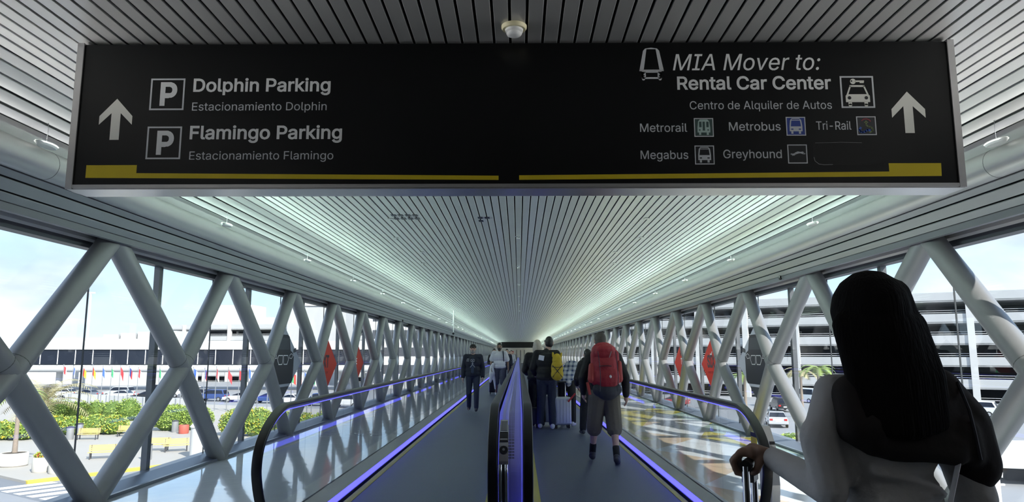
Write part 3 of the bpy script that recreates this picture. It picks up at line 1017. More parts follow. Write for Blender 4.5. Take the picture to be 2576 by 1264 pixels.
        if rail:
            for k in (0.032, 0.077): rect(mb, x0 + k, x0 + k + 0.015, z0 + 0.062, z0 + 0.098, y, 0.0005)
            rect(mb, x0 + 0.054, x0 + 0.068, z0 + 0.040, z0 + 0.098, y, 0.0005)
            for k in (0.030, 0.083): rect(mb, x0 + k, x0 + k + 0.009, z0 + 0.040, z0 + 0.048, y, 0.0005)
        else:
            flat(mb, [(x0 + 0.029, z0 + 0.060), (x0 + 0.093, z0 + 0.060), (x0 + 0.088, z0 + 0.097), (x0 + 0.034, z0 + 0.097)], y, 0.0005)
            rect(mb, x0 + 0.036, x0 + 0.086, z0 + 0.102, z0 + 0.107, y, 0.0005)
            for k in (0.030, 0.078): rect(mb, x0 + k, x0 + k + 0.014, z0 + 0.038, z0 + 0.045, y, 0.0005)
        mb.build('vehicle_windows', dark, q)
    q = square(1.106, 2.854, M['sign_dkgreen'], T); front(1.106, 2.854, q, M['sign_green'], M['sign_dkgreen'], True)
    q = square(1.684, 2.860, M['sign_blue'], T); front(1.684, 2.860, q, T, M['sign_blue'], False)
    q = square(1.104, 2.675, M['black_plastic'], T); front(1.104, 2.675, q, T, M['black_plastic'], False)
    q = square(2.126, 2.862, M['grey_dark'] if 'grey_dark' in M else M['black_plastic'], T)
    mb = MB(); band(mb, [(2.150, 2.910), (2.142, 2.896), (2.148, 2.884), (2.162, 2.880), (2.178, 2.886), (2.192, 2.896), (2.206, 2.892)], 0.013, SY - 0.001)
    mb.build('route_line', M['sign_brightblue'], q)
    mb = MB(); band(mb, [(2.206, 2.880), (2.222, 2.888), (2.226, 2.902), (2.214, 2.914), (2.198, 2.918), (2.186, 2.928), (2.186, 2.945)], 0.009, SY - 0.001)
    flat(mb, [(2.172, 2.942), (2.200, 2.942), (2.186, 2.958)], SY - 0.001)
    mb.build('route_line', M['sign_olive'], q)
    mb = MB(); band(mb, [(2.160, 2.956), (2.172, 2.966), (2.190, 2.968), (2.206, 2.962), (2.214, 2.952)], 0.006, SY - 0.001)
    mb.build('route_line', M['sign_red'], q)
    q = square(1.684, 2.680, M['black_plastic'], T)
    mb = MB(); y = SY - 0.0009
    flat(mb, [(1.700, 2.738), (1.722, 2.743), (1.733, 2.752), (1.748, 2.757), (1.764, 2.754), (1.778, 2.756), (1.788, 2.750), (1.776, 2.747), (1.766, 2.745), (1.755, 2.745), (1.742, 2.741), (1.726, 2.735)], y, 0.001)
    band(mb, [(1.704, 2.742), (1.716, 2.741), (1.728, 2.745)], 0.0035, y, 0.001)
    band(mb, [(1.764, 2.748), (1.780, 2.742), (1.792, 2.742)], 0.0045, y, 0.001)
    band(mb, [(1.738, 2.747), (1.726, 2.734), (1.712, 2.733)], 0.0045, y, 0.001)
    mb.build('running_dog', T, q)
    # a blank patch whose peeling edge is drawn in grey
    mb = MB(); rect(mb, 1.846, 2.20, 2.672, 2.812, SY, 0.0006)
    pt = mb.build('blank_patch', M['black_gloss'], s)
    mb = MB(); band(mb, [(1.846, 2.72), (1.852, 2.695), (1.875, 2.676), (1.91, 2.671), (1.96, 2.673)], 0.003, SY - 0.0006, 0.0012); band(mb, [(1.86, 2.812), (1.95, 2.813), (2.02, 2.816), (2.15, 2.812)], 0.002, SY - 0.0006, 0.0012)
    mb.build('peeling_edge', M['grey_plastic'], pt)
    return s
sign = build_sign()
fs = build_sign(False)
fs.location = (0, 118.0 - SY, 0)

# smoke detector on the ceiling before the sign
t = thing('smoke_detector', 'round white smoke detector with a yellowed base on the ceiling', 'smoke detector', (-0.026, 4.16, 3.5))
mb = MB(); mb.lathe([(0.0, 0.0), (0.078, 0.0), (0.078, -0.014), (0.070, -0.024), (0.0, -0.024)], seg=32); mb.build('base', M['cream_plastic'], t, True)
mb = MB(); mb.lathe([(0.0, -0.022), (0.056, -0.024), (0.054, -0.036), (0.040, -0.042), (0.040, -0.046), (0.048, -0.049), (0.044, -0.058), (0.028, -0.066), (0.0, -0.068)], seg=32); mb.build('sensor_head', M['white_plastic'], t, True)

# uplights hung on thin wires on top of the pipes
def uplight():
    t = thing('uplight', '', 'lamp', (0, 0, 0))
    mb = MB(); mb.lathe([(0.0, 0.0), (0.10, 0.004), (0.125, 0.026), (0.115, 0.034), (0.05, 0.040), (0.0, 0.040)], seg=20, sc=(0.45, 1.0)); mb.build('reflector', M['white_plastic'], t, True)
    mb = MB(); mb.tube((0, 0, 0.038), (0, 0, 0.325), 0.0022, 6); mb.build('wire', M['grey_plastic'], t)
    return t
first = None
for sx, side in ((-1, 'left'), (1, 'right')):
    for k in range(0, 34):
        y = 5.4 + 3.5 * k
        if first is None: o = first = uplight()
        else: o = dup(first)
        o.location = (sx * 3.70, y, 3.105)
        if k < 8: tag(o, 'small white lamp dish on top of the %s ceiling pipe, %s from the viewer' % (side, ORD[k]), 'lamp', None)
        else: tag(o, 'tiny far white lamp dish on the %s ceiling pipe near the vanishing end' % side, 'lamp', 'far lamp dishes on the %s pipe' % side)
# sprinkler heads down the middle, small service plates, a camera on a stalk
for k in range(7):
    y = 7.9 + 4.2 * k
    t = thing('sprinkler', 'small sprinkler head in the middle of the slat ceiling, %s from the big sign' % ORD[k], 'sprinkler', (-0.02 + 0.008 * k, y, 3.5))
    mb = MB(); mb.lathe([(0, 0), (0.045, 0), (0.045, -0.008), (0.016, -0.014), (0.016, -0.035), (0, -0.035)], seg=14); mb.build('rose', M['chrome'], t, True)
    mb = MB(); mb.lathe([(0, -0.033), (0.032, -0.035), (0.032, -0.041), (0, -0.041)], seg=14); mb.build('deflector', M['alu'], t, True)
j = 0
for sx, side in ((-1, 'left'), (1, 'right')):
    for k in range(9):
        y = 5.2 + 1.75 * k
        mb = MB(); mb.box(-0.035, 0.035, -0.05, 0.05, -0.012, 0.0)
        o = mb.build('ceiling_plate', M['alu'], loc=(sx * (1.90 if k % 2 else 2.12), y, 3.5))
        tag(o, 'small metal plate on the %s half of the slat ceiling, %s beyond the sign' % (side, ORD[k]), 'ceiling plate')
for i, (x, y) in enumerate(((-1.78, 10.2), (-0.55, 10.4))):
    for r_ in range(2):
        for q in range(4 if i == 0 else 2):
            if (q + r_) % 3 == 2 and i == 1: continue
            mb = MB(); mb.box(-0.035, 0.035, -0.07, 0.07, -0.004, 0.0)
            o = mb.build('speaker_grille', M['black_plastic'], loc=(-1.815 + 0.104 * q + 1.248 * i, y + 0.25 * r_, 3.5))
            tag(o, 'dark little ceiling grille, one of the cluster %s on the slats' % ('left of the middle' if i == 0 else 'close to the middle line'), 'grille', 'ceiling grilles ' + ('left of the middle' if i == 0 else 'by the middle line'))
t = thing('security_camera', 'small dark camera on a thin white stalk from the left of the ceiling', 'camera', (-3.0, 33.0, 3.5))
mb = MB(); mb.tube((0, 0, 0), (0, 0, -1.02), 0.02, 10); mb.build('stalk', M['white_plastic'], t)
mb = MB(); mb.ball((0, 0, -1.06), 0.055, 12); mb.build('dome', M['black_plastic'], t, True)
for x, y, sd in ((-4.12, 25.5, 'left'), (4.10, 11.2, 'right')):
    t = thing('security_camera', 'tiny dark dome camera under the %s soffit' % sd, 'camera', (x, y, 2.72))
    mb = MB(); mb.tube((0, 0, 0), (0, 0, -0.03), 0.018, 10); mb.build('mount', M['black_plastic'], t)
    mb = MB(); mb.ball((0, 0, -0.045), 0.026, 10); mb.build('dome', M['black_plastic'], t, True)
# ------------------------------------------------------------------ diamond pictures stuck on the window glass
M['decal_red'] = mat('decal_red_film', (0.60, 0.10, 0.07), 0.5)
M['decal_grey'] = mat('decal_grey_film', (0.46, 0.48, 0.51), 0.5)
M['decal_pale'] = mat('decal_pale_film', (0.75, 0.77, 0.76), 0.5)
M['decal_black'] = mat('decal_black_print', (0.012, 0.013, 0.018), 0.4)
M['decal_dark'] = mat('decal_dark_print', (0.045, 0.05, 0.06), 0.4)
M['decal_white'] = mat('decal_white_print', (0.85, 0.85, 0.86), 0.5)
M['decal_maroon'] = mat('decal_dark_red_print', (0.10, 0.012, 0.012), 0.5)
def film(m, amount):          # thin film lets some daylight through
    nt = m.node_tree
    b = nt.nodes['Principled BSDF']; o = nt.nodes['Material Output']
    tl = node(nt, 'ShaderNodeBsdfTranslucent')
    tl.inputs[0].default_value = b.inputs['Base Color'].default_value
    mx = node(nt, 'ShaderNodeMixShader'); mx.inputs[0].default_value = amount
    nt.links.new(b.outputs[0], mx.inputs[1]); nt.links.new(tl.outputs[0], mx.inputs[2]); nt.links.new(mx.outputs[0], o.inputs[0])
film(M['decal_red'], 0.45); film(M['decal_pale'], 0.5); film(M['decal_grey'], 0.6)
class Wall2:
    # flat shapes on a window plane; u runs to the reader's right, v is height
    def __init__(s, sx, yc): s.sx = sx; s.yc = yc; s.layer = 0
    def P(s, u, v, k): return (s.sx * (GX - 0.003 - 0.0012 * k), s.yc + (u if s.sx < 0 else -u), v)
    def poly(s, mb, pts, k):
        n = len(pts)
        return mb.add([s.P(u, v, k) for u, v in pts] + [s.P(u, v, k - 0.9) for u, v in pts],
                      [tuple(range(n)), tuple(range(2 * n - 1, n - 1, -1))] + [(i, (i + 1) % n, n + (i + 1) % n, n + i) for i in range(n)])
    def line(s, mb, pts, w, k):
        for (a, b), (c, d) in zip(pts[:-1], pts[1:]):
            t = Vector((c - a, d - b)).normalized(); n = Vector((-t.y, t.x)) * w / 2; t = t * w * 0.3
            s.poly(mb, [(a - t.x - n.x, b - t.y - n.y), (c + t.x - n.x, d + t.y - n.y), (c + t.x + n.x, d + t.y + n.y), (a - t.x + n.x, b - t.y + n.y)], k)
def decal(sx, yc, kind, label, zc=1.26, hw=1.12, hh=0.73):
    W = Wall2(sx, yc)
    dia = [(-hw, zc), (0, zc - hh), (hw, zc), (0, zc + hh)]
    t = thing('window_decal', label, 'decal', (sx * GX, yc, zc))
    def done(mb, name, m):
        o = mb.build(name, m, t); o.location = (-sx * GX, -yc, -zc); return o
    mb = MB(); W.poly(mb, dia, 0)
    done(mb, 'diamond_film', M[{'sixt': 'decal_red', 'rent': 'decal_red', 'car': 'decal_grey', 'pale': 'decal_pale', 'mix': 'decal_pale'}[kind]])
    def words(txt, u0, u1, z0, cap, m, bold):
        a, b = (yc + u0, yc + u1) if sx < 0 else (yc - u0, yc - u1)
        text_mesh('lettering', txt, a, b, z0, cap, M[m], t, bold=bold, along=sx * (GX - 0.0058), face=-sx, depth=0.001, shift=(-sx * GX, -yc, -zc))
    if kind == 'sixt':
        words('SIXT', -0.56, 0.36, zc - 0.06, 0.27, 'decal_black', 0.03)
        words('rent the car', -0.50, 0.30, zc - 0.21, 0.06, 'decal_maroon', 0.0)
        mb = MB(); W.poly(mb, [(-0.30, zc + 0.20), (-0.16, zc + 0.20), (-0.07, zc + 0.30), (-0.12, zc + 0.31), (-0.19, zc + 0.25), (-0.28, zc + 0.27)], 2.2)
        done(mb, 'flame_mark', M['decal_white'])
    if kind == 'rent':
        words('RENT', -0.36, 0.30, zc + 0.20, 0.14, 'decal_maroon', 0.03)
        words('THE', -0.30, 0.24, zc - 0.03, 0.16, 'decal_white', 0.03)
        words('CAR', -0.30, 0.24, zc - 0.28, 0.16, 'decal_maroon', 0.03)
    if kind in ('car', 'mix'):
        k = 1.22 if kind == 'car' else 0.8
        def q(pts): return [(u * k, zc + v * k) for u, v in pts]
        mb = MB(); W.poly(mb, q([(-0.52, -0.28), (-0.44, -0.33), (0.44, -0.33), (0.52, -0.28), (0.54, 0.10), (0.46, 0.17), (0.36, 0.20), (0.29, 0.42), (0.20, 0.45), (-0.20, 0.45), (-0.29, 0.42), (-0.36, 0.20), (-0.46, 0.17), (-0.54, 0.10)]), 1)
        done(mb, 'printed_car', M['decal_black'] if kind == 'car' else M['decal_maroon'])
        mb = MB(); W.poly(mb, q([(-0.30, 0.215), (0.30, 0.215), (0.24, 0.40), (-0.24, 0.40)]), 2)
        W.poly(mb, q([(-0.66, 0.18), (-0.50, 0.16), (-0.50, 0.22), (-0.64, 0.25)]), 2); W.poly(mb, q([(0.66, 0.18), (0.50, 0.16), (0.50, 0.22), (0.64, 0.25)]), 2)
        done(mb, 'printed_windscreen', M['decal_dark'])
        mb = MB()
        for sg in (-1, 1):
            W.line(mb, q([(sg * 0.02, 0.12), (sg * 0.22, 0.12), (sg * 0.27, 0.06), (sg * 0.20, -0.02), (sg * 0.05, -0.02), (sg * 0.02, 0.02), (sg * 0.02, 0.12)]), 0.016, 2)
            W.line(mb, q([(sg * 0.30, 0.08), (sg * 0.42, 0.07), (sg * 0.50, 0.12), (sg * 0.40, 0.15), (sg * 0.32, 0.12), (sg * 0.30, 0.08)]), 0.013, 2)
        done(mb, 'printed_grille', M['decal_white'])
        if kind == 'car':
            mb = MB(); W.poly(mb, [(-0.42, zc - 0.455), (0, zc - hh + 0.01), (0.42, zc - 0.455)], 1); done(mb, 'printed_ground', M['decal_dark'])
    return t
for sx, sd in ((-1, 'left'), (1, 'right')):
    decal(sx, 13.95, 'car', 'diamond window sticker with a black car front in the %s lattice' % sd, 1.33, 1.16, 0.72)
    decal(sx, 16.98, 'sixt', 'red diamond window sticker with a dark company name in the %s lattice' % sd)
    decal(sx, 20.1, 'rent', 'red diamond window sticker with three rows of words in the %s lattice' % sd)
decal(-1, 23.2, 'pale', 'plain pale diamond window sticker beyond the red ones on the left')
decal(-1, 26.3, 'mix', 'pale diamond window sticker with a small dark red car far along the left')

# ------------------------------------------------------------------ the ground and the street
G = -5.5
M['asphalt'] = mat('asphalt', (0.25, 0.255, 0.27), 0.85, noise=0.08, nscale=0.3)
M['plaza'] = mat('plaza_paving', (0.37, 0.345, 0.315), 0.8, noise=0.06, nscale=0.5)
M['crossing_grey'] = mat('crossing_asphalt', (0.17, 0.18, 0.20), 0.85)
M['paint'] = mat('road_paint', (0.82, 0.82, 0.82), 0.7)
M['curb_yellow'] = mat('curb_yellow', (0.72, 0.52, 0.06), 0.7)
M['concrete'] = mat('pale_concrete', (0.44, 0.445, 0.45), 0.8, noise=0.05, nscale=0.4)
M['concrete_white'] = mat('white_concrete', (0.54, 0.54, 0.535), 0.75, noise=0.04, nscale=0.3)
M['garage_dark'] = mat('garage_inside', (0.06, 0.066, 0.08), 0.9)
M['dark_glass'] = mat('dark_window_glass', (0.010, 0.013, 0.024), 0.06, 0.0, spec=0.35)
M['metal_white'] = mat('white_paint_metal', (0.82, 0.82, 0.82), 0.4)
M['pole_grey'] = mat('pole_grey', (0.30, 0.31, 0.33), 0.4, 0.5)
M['bench_wood'] = mat('bench_slats', (0.60, 0.44, 0.17), 0.6)
M['iron'] = mat('bench_iron', (0.08, 0.08, 0.085), 0.5, 0.4)
M['pot'] = mat('pot_concrete', (0.55, 0.52, 0.47), 0.8, noise=0.06, nscale=5)
M['pot_red'] = mat('pot_terracotta', (0.45, 0.10, 0.07), 0.6)
M['soil'] = mat('soil', (0.06, 0.045, 0.03), 0.9)
M['leaf'] = mat('hedge_leaf', (0.25, 0.34, 0.06), 0.55, noise=0.35, nscale=1.5)
M['leaf_yellow'] = mat('yellow_flower', (0.62, 0.44, 0.03), 0.6)
M['leaf_red'] = mat('red_flower', (0.5, 0.05, 0.03), 0.6)
M['leaf_core'] = mat('hedge_inside', (0.08, 0.14, 0.02), 0.8)
M['frond'] = mat('palm_frond', (0.22, 0.30, 0.07), 0.5, noise=0.2, nscale=2)
M['frond_dry'] = mat('dry_palm_frond', (0.36, 0.32, 0.17), 0.6, noise=0.2, nscale=2)
M['bark'] = mat('palm_bark', (0.26, 0.21, 0.17), 0.9, noise=0.25, nscale=12, bump=0.4, bscale=30)
M['bin'] = mat('bin_steel', (0.35, 0.36, 0.37), 0.45, 0.5)
M['tyre'] = mat('tyre', (0.02, 0.02, 0.02), 0.8)
M['car_lamp'] = mat('car_lamp', (0.8, 0.8, 0.8), 0.15)
M['car_red'] = mat('car_tail_lamp', (0.45, 0.02, 0.02), 0.2)
CARP = {}
for nm, c in (('white', (0.78, 0.78, 0.78)), ('silver', (0.50, 0.51, 0.53)), ('black', (0.015, 0.016, 0.02)), ('blue', (0.03, 0.06, 0.20)), ('grey', (0.16, 0.17, 0.19)), ('red', (0.40, 0.03, 0.03))):
    CARP[nm] = mat('car_paint_' + nm, c, 0.25, 0.1, coat=0.6)

mb = MB(); mb.box(-320, 320, -60, 420, G - 0.3, G)
struct(mb.build('ground', M['asphalt']), 'sunlit grey asphalt ground below the passage', 'ground')
mb = MB(); mb.prism([(-110, 96), (-29.7, 42.1), (-26.9, 40.2), (-21.3, 47.4), (-7.5, 65.1), (-7.5, 84), (-24, 92), (-60, 108), (-110, 124)], 'z', G, G + 0.14)
struct(mb.build('plaza_paving', M['plaza']), 'pale paved plaza with hedges left of the passage', 'paving')
mb = MB()
def curb_line(pts, w, z0, z1):
    pts = [Vector(p) for p in pts]
    for a, b in zip(pts[:-1], pts[1:]):
        n = (b - a).normalized(); n = Vector((-n.y, n.x)) * w
        mb.prism([tuple(a - n * 0.6), tuple(b - n * 0.6), tuple(b + n * 0.4), tuple(a + n * 0.4)], 'z', z0, z1)
curb_line([(-26.9, 40.2), (-21.3, 47.4), (-14.0, 56.7)], 0.42, G, G + 0.155)
tag(mb.build('painted_kerb', M['curb_yellow']), 'yellow painted kerb at the near edge of the plaza', 'kerb')
# zebra crossing: every bar its own object
for k in range(9):
    a = Vector((-27.75 + 1.02 * k, 38.62 - 0.62 * k)); dd = Vector((0.50, 0.62)).normalized() * 2.9; w = Vector((0.42, -0.26)) * 1.35
    a2 = a + Vector((0.05 * k, 0))
    mb = MB(); mb.prism([tuple(a2), tuple(a2 + dd), tuple(a2 + dd + w), tuple(a2 + w)], 'z', G + 0.002, G + 0.008)
    o = mb.build('crossing_bar', M['paint'])
    tag(o, 'white painted bar of the zebra crossing, %s from the kerb corner' % ORD[k], 'road marking', None)
mb = MB(); mb.prism([(-33, 42), (-22.0, 34.8), (-19.5, 38.4), (-23.6, 41.0), (-26.9, 40.2), (-29.7, 42.1)], 'z', G - 0.2, G + 0.0015)
tag(mb.build('crossing_slab', M['crossing_grey']), 'grey asphalt strip under the zebra crossing', 'road')

# ------------------------------------------------------------------ planting
def leaf_cloud(mb, boxes, count, size, mis=(0,)):
    tot = sum(b[3] * b[4] * b[5] for b in boxes)
    for (cx, cy, cz, sx, sy, sz) in boxes:
        for _ in range(int(count * sx * sy * sz / tot)):
            while True:
                p = Vector((random.uniform(-1, 1), random.uniform(-1, 1), random.uniform(-0.5, 1)))
                r = p.length
                if 0.72 < r < 1.02: break
            c = Vector((cx + p.x * sx, cy + p.y * sy, cz + p.z * sz))
            q = Euler((random.uniform(-1.2, 1.2), random.uniform(-1.2, 1.2), random.uniform(0, 6.28))).to_matrix()
            s = size * random.uniform(0.6, 1.3)
            vs = [c + q @ Vector(v) for v in ((-s, -s * 0.5, 0), (s, -s * 0.5, 0), (s * 1.1, s * 0.5, 0.1 * s), (-s * 0.9, s * 0.5, 0))]
            mb.add(vs, [(0, 1, 2, 3)], random.choice(mis))
def hedge(a, b, w, h, label, flowers, n=4200):
    a = Vector((a[0], a[1], 0)); b = Vector((b[0], b[1], 0))
    L = (b - a).length
    t = thing('hedge', label, 'hedge', ((a.x + b.x) / 2, (a.y + b.y) / 2, G + 0.14))
    c = (a + b) / 2
    boxes = []
    k = max(2, int(L / 1.6))
    for i in range(k):
        p = a.lerp(b, (i + 0.5) / k) - c
        boxes.append((p.x, p.y + random.uniform(-0.2, 0.2), h * 0.42, L / k * 0.75, w * random.uniform(0.5, 0.65), h * random.uniform(0.52, 0.66)))
    mb = MB()
    for q in boxes: mb.ball(q[:3], (q[3] * 0.85, q[4] * 0.85, q[5] * 0.85), 10)
    mb.build('inner_mass', M['leaf_core'], t)
    mb = MB(); leaf_cloud(mb, boxes, n, 0.075, mis=(0, 0, 0, 0, 0, 1) if flowers else (0,)); mb.build('foliage', [M['leaf'], M['leaf_yellow']], t)
    return t
hedge((-50.5, 76.5), (-40.0, 76.4), 2.2, 2.2, 'tall green hedge behind the near bench hedge, seen beside the dry palm', False)
hedge((-38.0, 74.5), (-32.0, 73.5), 2.0, 1.9, 'green hedge running right of the tall hedge, before the flagpoles', False)
hedge((-41.0, 63.0), (-34.5, 63.8), 2.0, 1.6, 'lower hedge with yellow flowers behind the two left benches', True)
hedge((-46.5, 58.5), (-39.6, 59.4), 1.8, 1.5, 'yellow flowering hedge behind the potted palm trunk', True)
hedge((-33.0, 66.5), (-28.6, 67.2), 1.8, 2.3, 'bright green hedge between the first and second lattice tubes', False)
hedge((-25.2, 62.6), (-21.2, 62.2), 1.8, 2.3, 'bright green hedge left of the black handrail curve', True)
hedge((-20.4, 61.5), (-16.0, 64.0), 1.8, 2.0, 'green hedge seen through the left balustrade glass', True)
hedge((20.0, 55.5), (23.0, 56.8), 1.8, 0.9, 'low ragged shrub bed below the right windows, by the silver car', False, 1500)

def palm(name, label, x, y, h, n, L, m, loc_tilt=(0, 0), up=0.9, r0=0.2, seed=1, z0=G + 0.14):
    rnd = random.Random(seed)
    t = thing(name, label, 'palm tree', (x, y, z0))
    mb = MB(); mb.sweep([(0, 0, 0), (loc_tilt[0] * 0.3, loc_tilt[1] * 0.3, h * 0.4), (loc_tilt[0], loc_tilt[1], h)], [r0 * 1.25, r0, r0 * 0.9], 10)
    mb.build('trunk', M['bark'], t, True)
    for k in range(n):
        az = 6.283 * k / n + rnd.uniform(-0.25, 0.25)
        el = up * rnd.uniform(0.45, 1.15)
        d = Vector((math.cos(az), math.sin(az), 0))
        pts = []
        p = Vector((loc_tilt[0], loc_tilt[1], h)); ang = el
        ll = L * rnd.uniform(0.8, 1.1)
        for i in range(9):
            pts.append(p.copy())
            p = p + (d * math.cos(ang) + Vector((0, 0, 1)) * math.sin(ang)) * ll / 8
            ang -= 0.23
        mb = MB(); mb.sweep(pts, [0.025, 0.024, 0.022, 0.02, 0.018, 0.015, 0.012, 0.009, 0.004], 4)
        side = d.cross(Vector((0, 0, 1)))
        for i in range(1, 9):
            for sub in (0, 0.33, 0.66):
                if i == 8 and sub: continue
                q = pts[i].lerp(pts[min(8, i + 1)], sub)
                tt = (pts[min(8, i + 1)] - pts[i - 1]).normalized()
                w = 0.34 * ll * math.sin(0.35 + 2.5 * (i + sub) / 9) * 0.6
                for sg in (-1, 1):
                    tip = q + side * sg * w + tt * w * 0.6 - Vector((0, 0, 0.25 * w))
                    mb.add([q - tt * 0.05, q + tt * 0.05, tip], [(0, 1, 2)])
        mb.build('frond', m, t)
    return t
def pot(x, y, r, h, label, flowers=False, m=None):
    t = thing('planter', label, 'planter', (x, y, G + 0.14))
    mb = MB(); mb.lathe([(0, 0), (r * 0.92, 0), (r, 0.06), (r, h - 0.05), (r * 0.95, h), (r * 0.85, h), (r * 0.85, h - 0.08), (0, h - 0.08)], seg=24); mb.build('bowl', m or M['pot'], t, True)
    mb = MB(); mb.lathe([(0, h - 0.079), (r * 0.84, h - 0.079), (r * 0.84, h - 0.03), (0, h + 0.02)], seg=20); mb.build('soil', M['soil'], t)
    if flowers:
        mb = MB(); leaf_cloud(mb, [(0, 0, h + 0.05, r * 0.8, r * 0.8, 0.28)], 260, 0.07, (0, 0, 0, 1, 2)); mb.build('flowers', [M['leaf'], M['leaf_yellow'], M['leaf_red']], t)
    return t
pot(-31.4, 45.6, 0.78, 0.8, 'wide round concrete planter at the foot of the thin palm')
palm('potted_palm', 'slim palm standing in the wide concrete planter at the left edge', -31.4, 45.6, 3.5, 11, 2.0, M['frond'], (0.0, 0.0), 0.75, 0.13, 3, G + 0.14 + 0.75)
pot(-28.2, 43.4, 0.5, 0.85, 'small round planter with red and yellow flowers near the kerb corner', True)
pot(-26.95, 42.9, 0.45, 0.8, 'plain small round planter right beside the flower planter', False)
palm('dry_palm', 'pale dry palm with upright feathery fronds before the glazed bridge', -47.5, 72.0, 1.4, 28, 5.4, M['frond_dry'], (0.2, 0), 1.3, 0.26, 5)
pot(-29.3, 63.9, 0.42, 0.75, 'red pot beside the white kiosk column', False, M['pot_red'])
for x, y, lab in ((-36.5, 59.4, 'steel litter bin left of the two back benches'), (-37.5, 62.3, 'steel litter bin against the flowering hedge'), (-24.4, 48.2, 'steel litter bin right of the nearest bench by the yellow kerb'), (-30.6, 65.0, 'steel litter bin beside the bright green hedge')):
    t = thing('litter_bin', lab, 'bin', (x, y, G + 0.14))
    mb = MB(); mb.lathe([(0, 0), (0.26, 0), (0.28, 0.05), (0.28, 0.92), (0.25, 0.95), (0, 0.95)], seg=18); mb.build('drum', M['bin'], t, True)
    mb = MB(); mb.lathe([(0, 0.95), (0.29, 0.95), (0.29, 1.0), (0.12, 1.06), (0, 1.06)], seg=18); mb.build('lid', M['iron'], t, True)
def bench():
    t = thing('bench', '', 'bench', (0, 0, 0))
    mb = MB()
    for k in range(4): mb.box(-0.85, 0.85, -0.22 + 0.11 * k, -0.13 + 0.11 * k, 0.42, 0.455)
    mb.build('seat', M['bench_wood'], t)
    mb = MB()
    for k in range(4): mb.box(-0.85, 0.85, 0.24 + 0.025 * k, 0.27 + 0.025 * k, 0.50 + 0.10 * k, 0.585 + 0.10 * k)
    mb.build('backrest', M['bench_wood'], t)
    for x in (-0.7, 0.7):
        mb = MB(); mb.box(x - 0.03, x + 0.03, -0.2, -0.15, 0, 0.42); mb.box(x - 0.03, x + 0.03, 0.2, 0.26, 0, 0.42); mb.box(x - 0.03, x + 0.03, -0.2, 0.26, 0.38, 0.42)
        mb.prism([(0.22, 0.40), (0.26, 0.40), (0.36, 0.9), (0.32, 0.9)], 'x', x - 0.025, x + 0.025)
        mb.build('leg_frame', M['iron'], t)
    return t
b0 = bench()
for i, (x, y, rz, lab) in enumerate(((-35.0, 59.3, 0.1, 'yellow slatted bench before the flowering hedge, left of a pair'), (-33.0, 61.6, 0.15, 'yellow slatted bench before the flowering hedge, right of a pair'), (-27.6, 48.6, 0.35, 'nearest yellow slatted bench, alone near the middle of the plaza'),
                                     (-26.0, 52.6, 0.2, 'yellow bench half hidden behind the rising lattice tube'), (-24.4, 52.2, 0.5, 'yellow slatted bench nearest the white kiosk column'))):
    o = b0 if i == 0 else dup(b0)
    o.location = (x, y, G + 0.14); o.rotation_euler = (0, 0, rz)
    tag(o, lab, 'bench')
t = thing('kiosk_column', 'stout white round column with a cone top on the plaza', 'column', (-21.5, 49.4, G + 0.14))
mb = MB(); mb.lathe([(0, 0), (0.62, 0), (0.62, 2.0), (0, 2.0)], seg=28); mb.build('drum', M['concrete_white'], t, True)
mb = MB(); mb.lathe([(0, 2.0), (0.68, 2.0), (0.68, 2.06), (0.3, 2.45), (0, 2.55)], seg=28); mb.build('cone_top', M['metal_white'], t, True)

# ------------------------------------------------------------------ flagpoles in an arc
FLAGS = {'red and yellow': ((0.55, 0.04, 0.03), (0.70, 0.50, 0.03)), 'blue and white': ((0.05, 0.13, 0.50), (0.75, 0.76, 0.78)), 'green and white': ((0.04, 0.30, 0.12), (0.75, 0.76, 0.75)),
         'red and white': ((0.62, 0.04, 0.05), (0.78, 0.76, 0.75)), 'green and red': ((0.05, 0.32, 0.13), (0.60, 0.05, 0.04)), 'plain red': ((0.60, 0.05, 0.06), (0.60, 0.05, 0.06)), 'navy and red': ((0.03, 0.06, 0.28), (0.55, 0.04, 0.05))}
fm = {k: [mat('flag_%s_%d' % (k.replace(' ', '_'), i), c, 0.7) for i, c in enumerate(v)] for k, v in FLAGS.items()}
arc = [(-66.4, 104.5), (-57.7, 100.5), (-50.4, 96.0), (-42.0, 91.8), (-34.2, 87.6), (-27.5, 82.0), (-22.8, 76.0), (-19.5, 69.5)]
cum = [0]
for a, b in zip(arc[:-1], arc[1:]): cum.append(cum[-1] + math.dist(a, b))
seq = ['red and white', 'blue and white', 'red and yellow', 'red and yellow', 'blue and white', 'green and white', 'plain red', 'navy and red', 'red and white', 'blue and white', 'green and white', 'green and red', 'red and white',
       'blue and white', 'navy and red', 'red and white', 'plain red', 'red and white', 'blue and white', 'red and white', 'plain red', 'red and yellow', 'blue and white', 'green and red', 'red and white', 'blue and white', 'plain red', 'green and white']
NP = len(seq)
NTH = ['first', 'second', 'third', 'fourth', 'fifth', 'sixth', 'seventh', 'eighth', 'ninth', 'tenth', 'eleventh', 'twelfth', 'thirteenth', 'fourteenth', 'fifteenth', 'sixteenth', 'seventeenth', 'eighteenth', 'nineteenth', 'twentieth'] + ['twenty-' + w_ for w_ in ('first', 'second', 'third', 'fourth', 'fifth', 'sixth', 'seventh', 'eighth')]
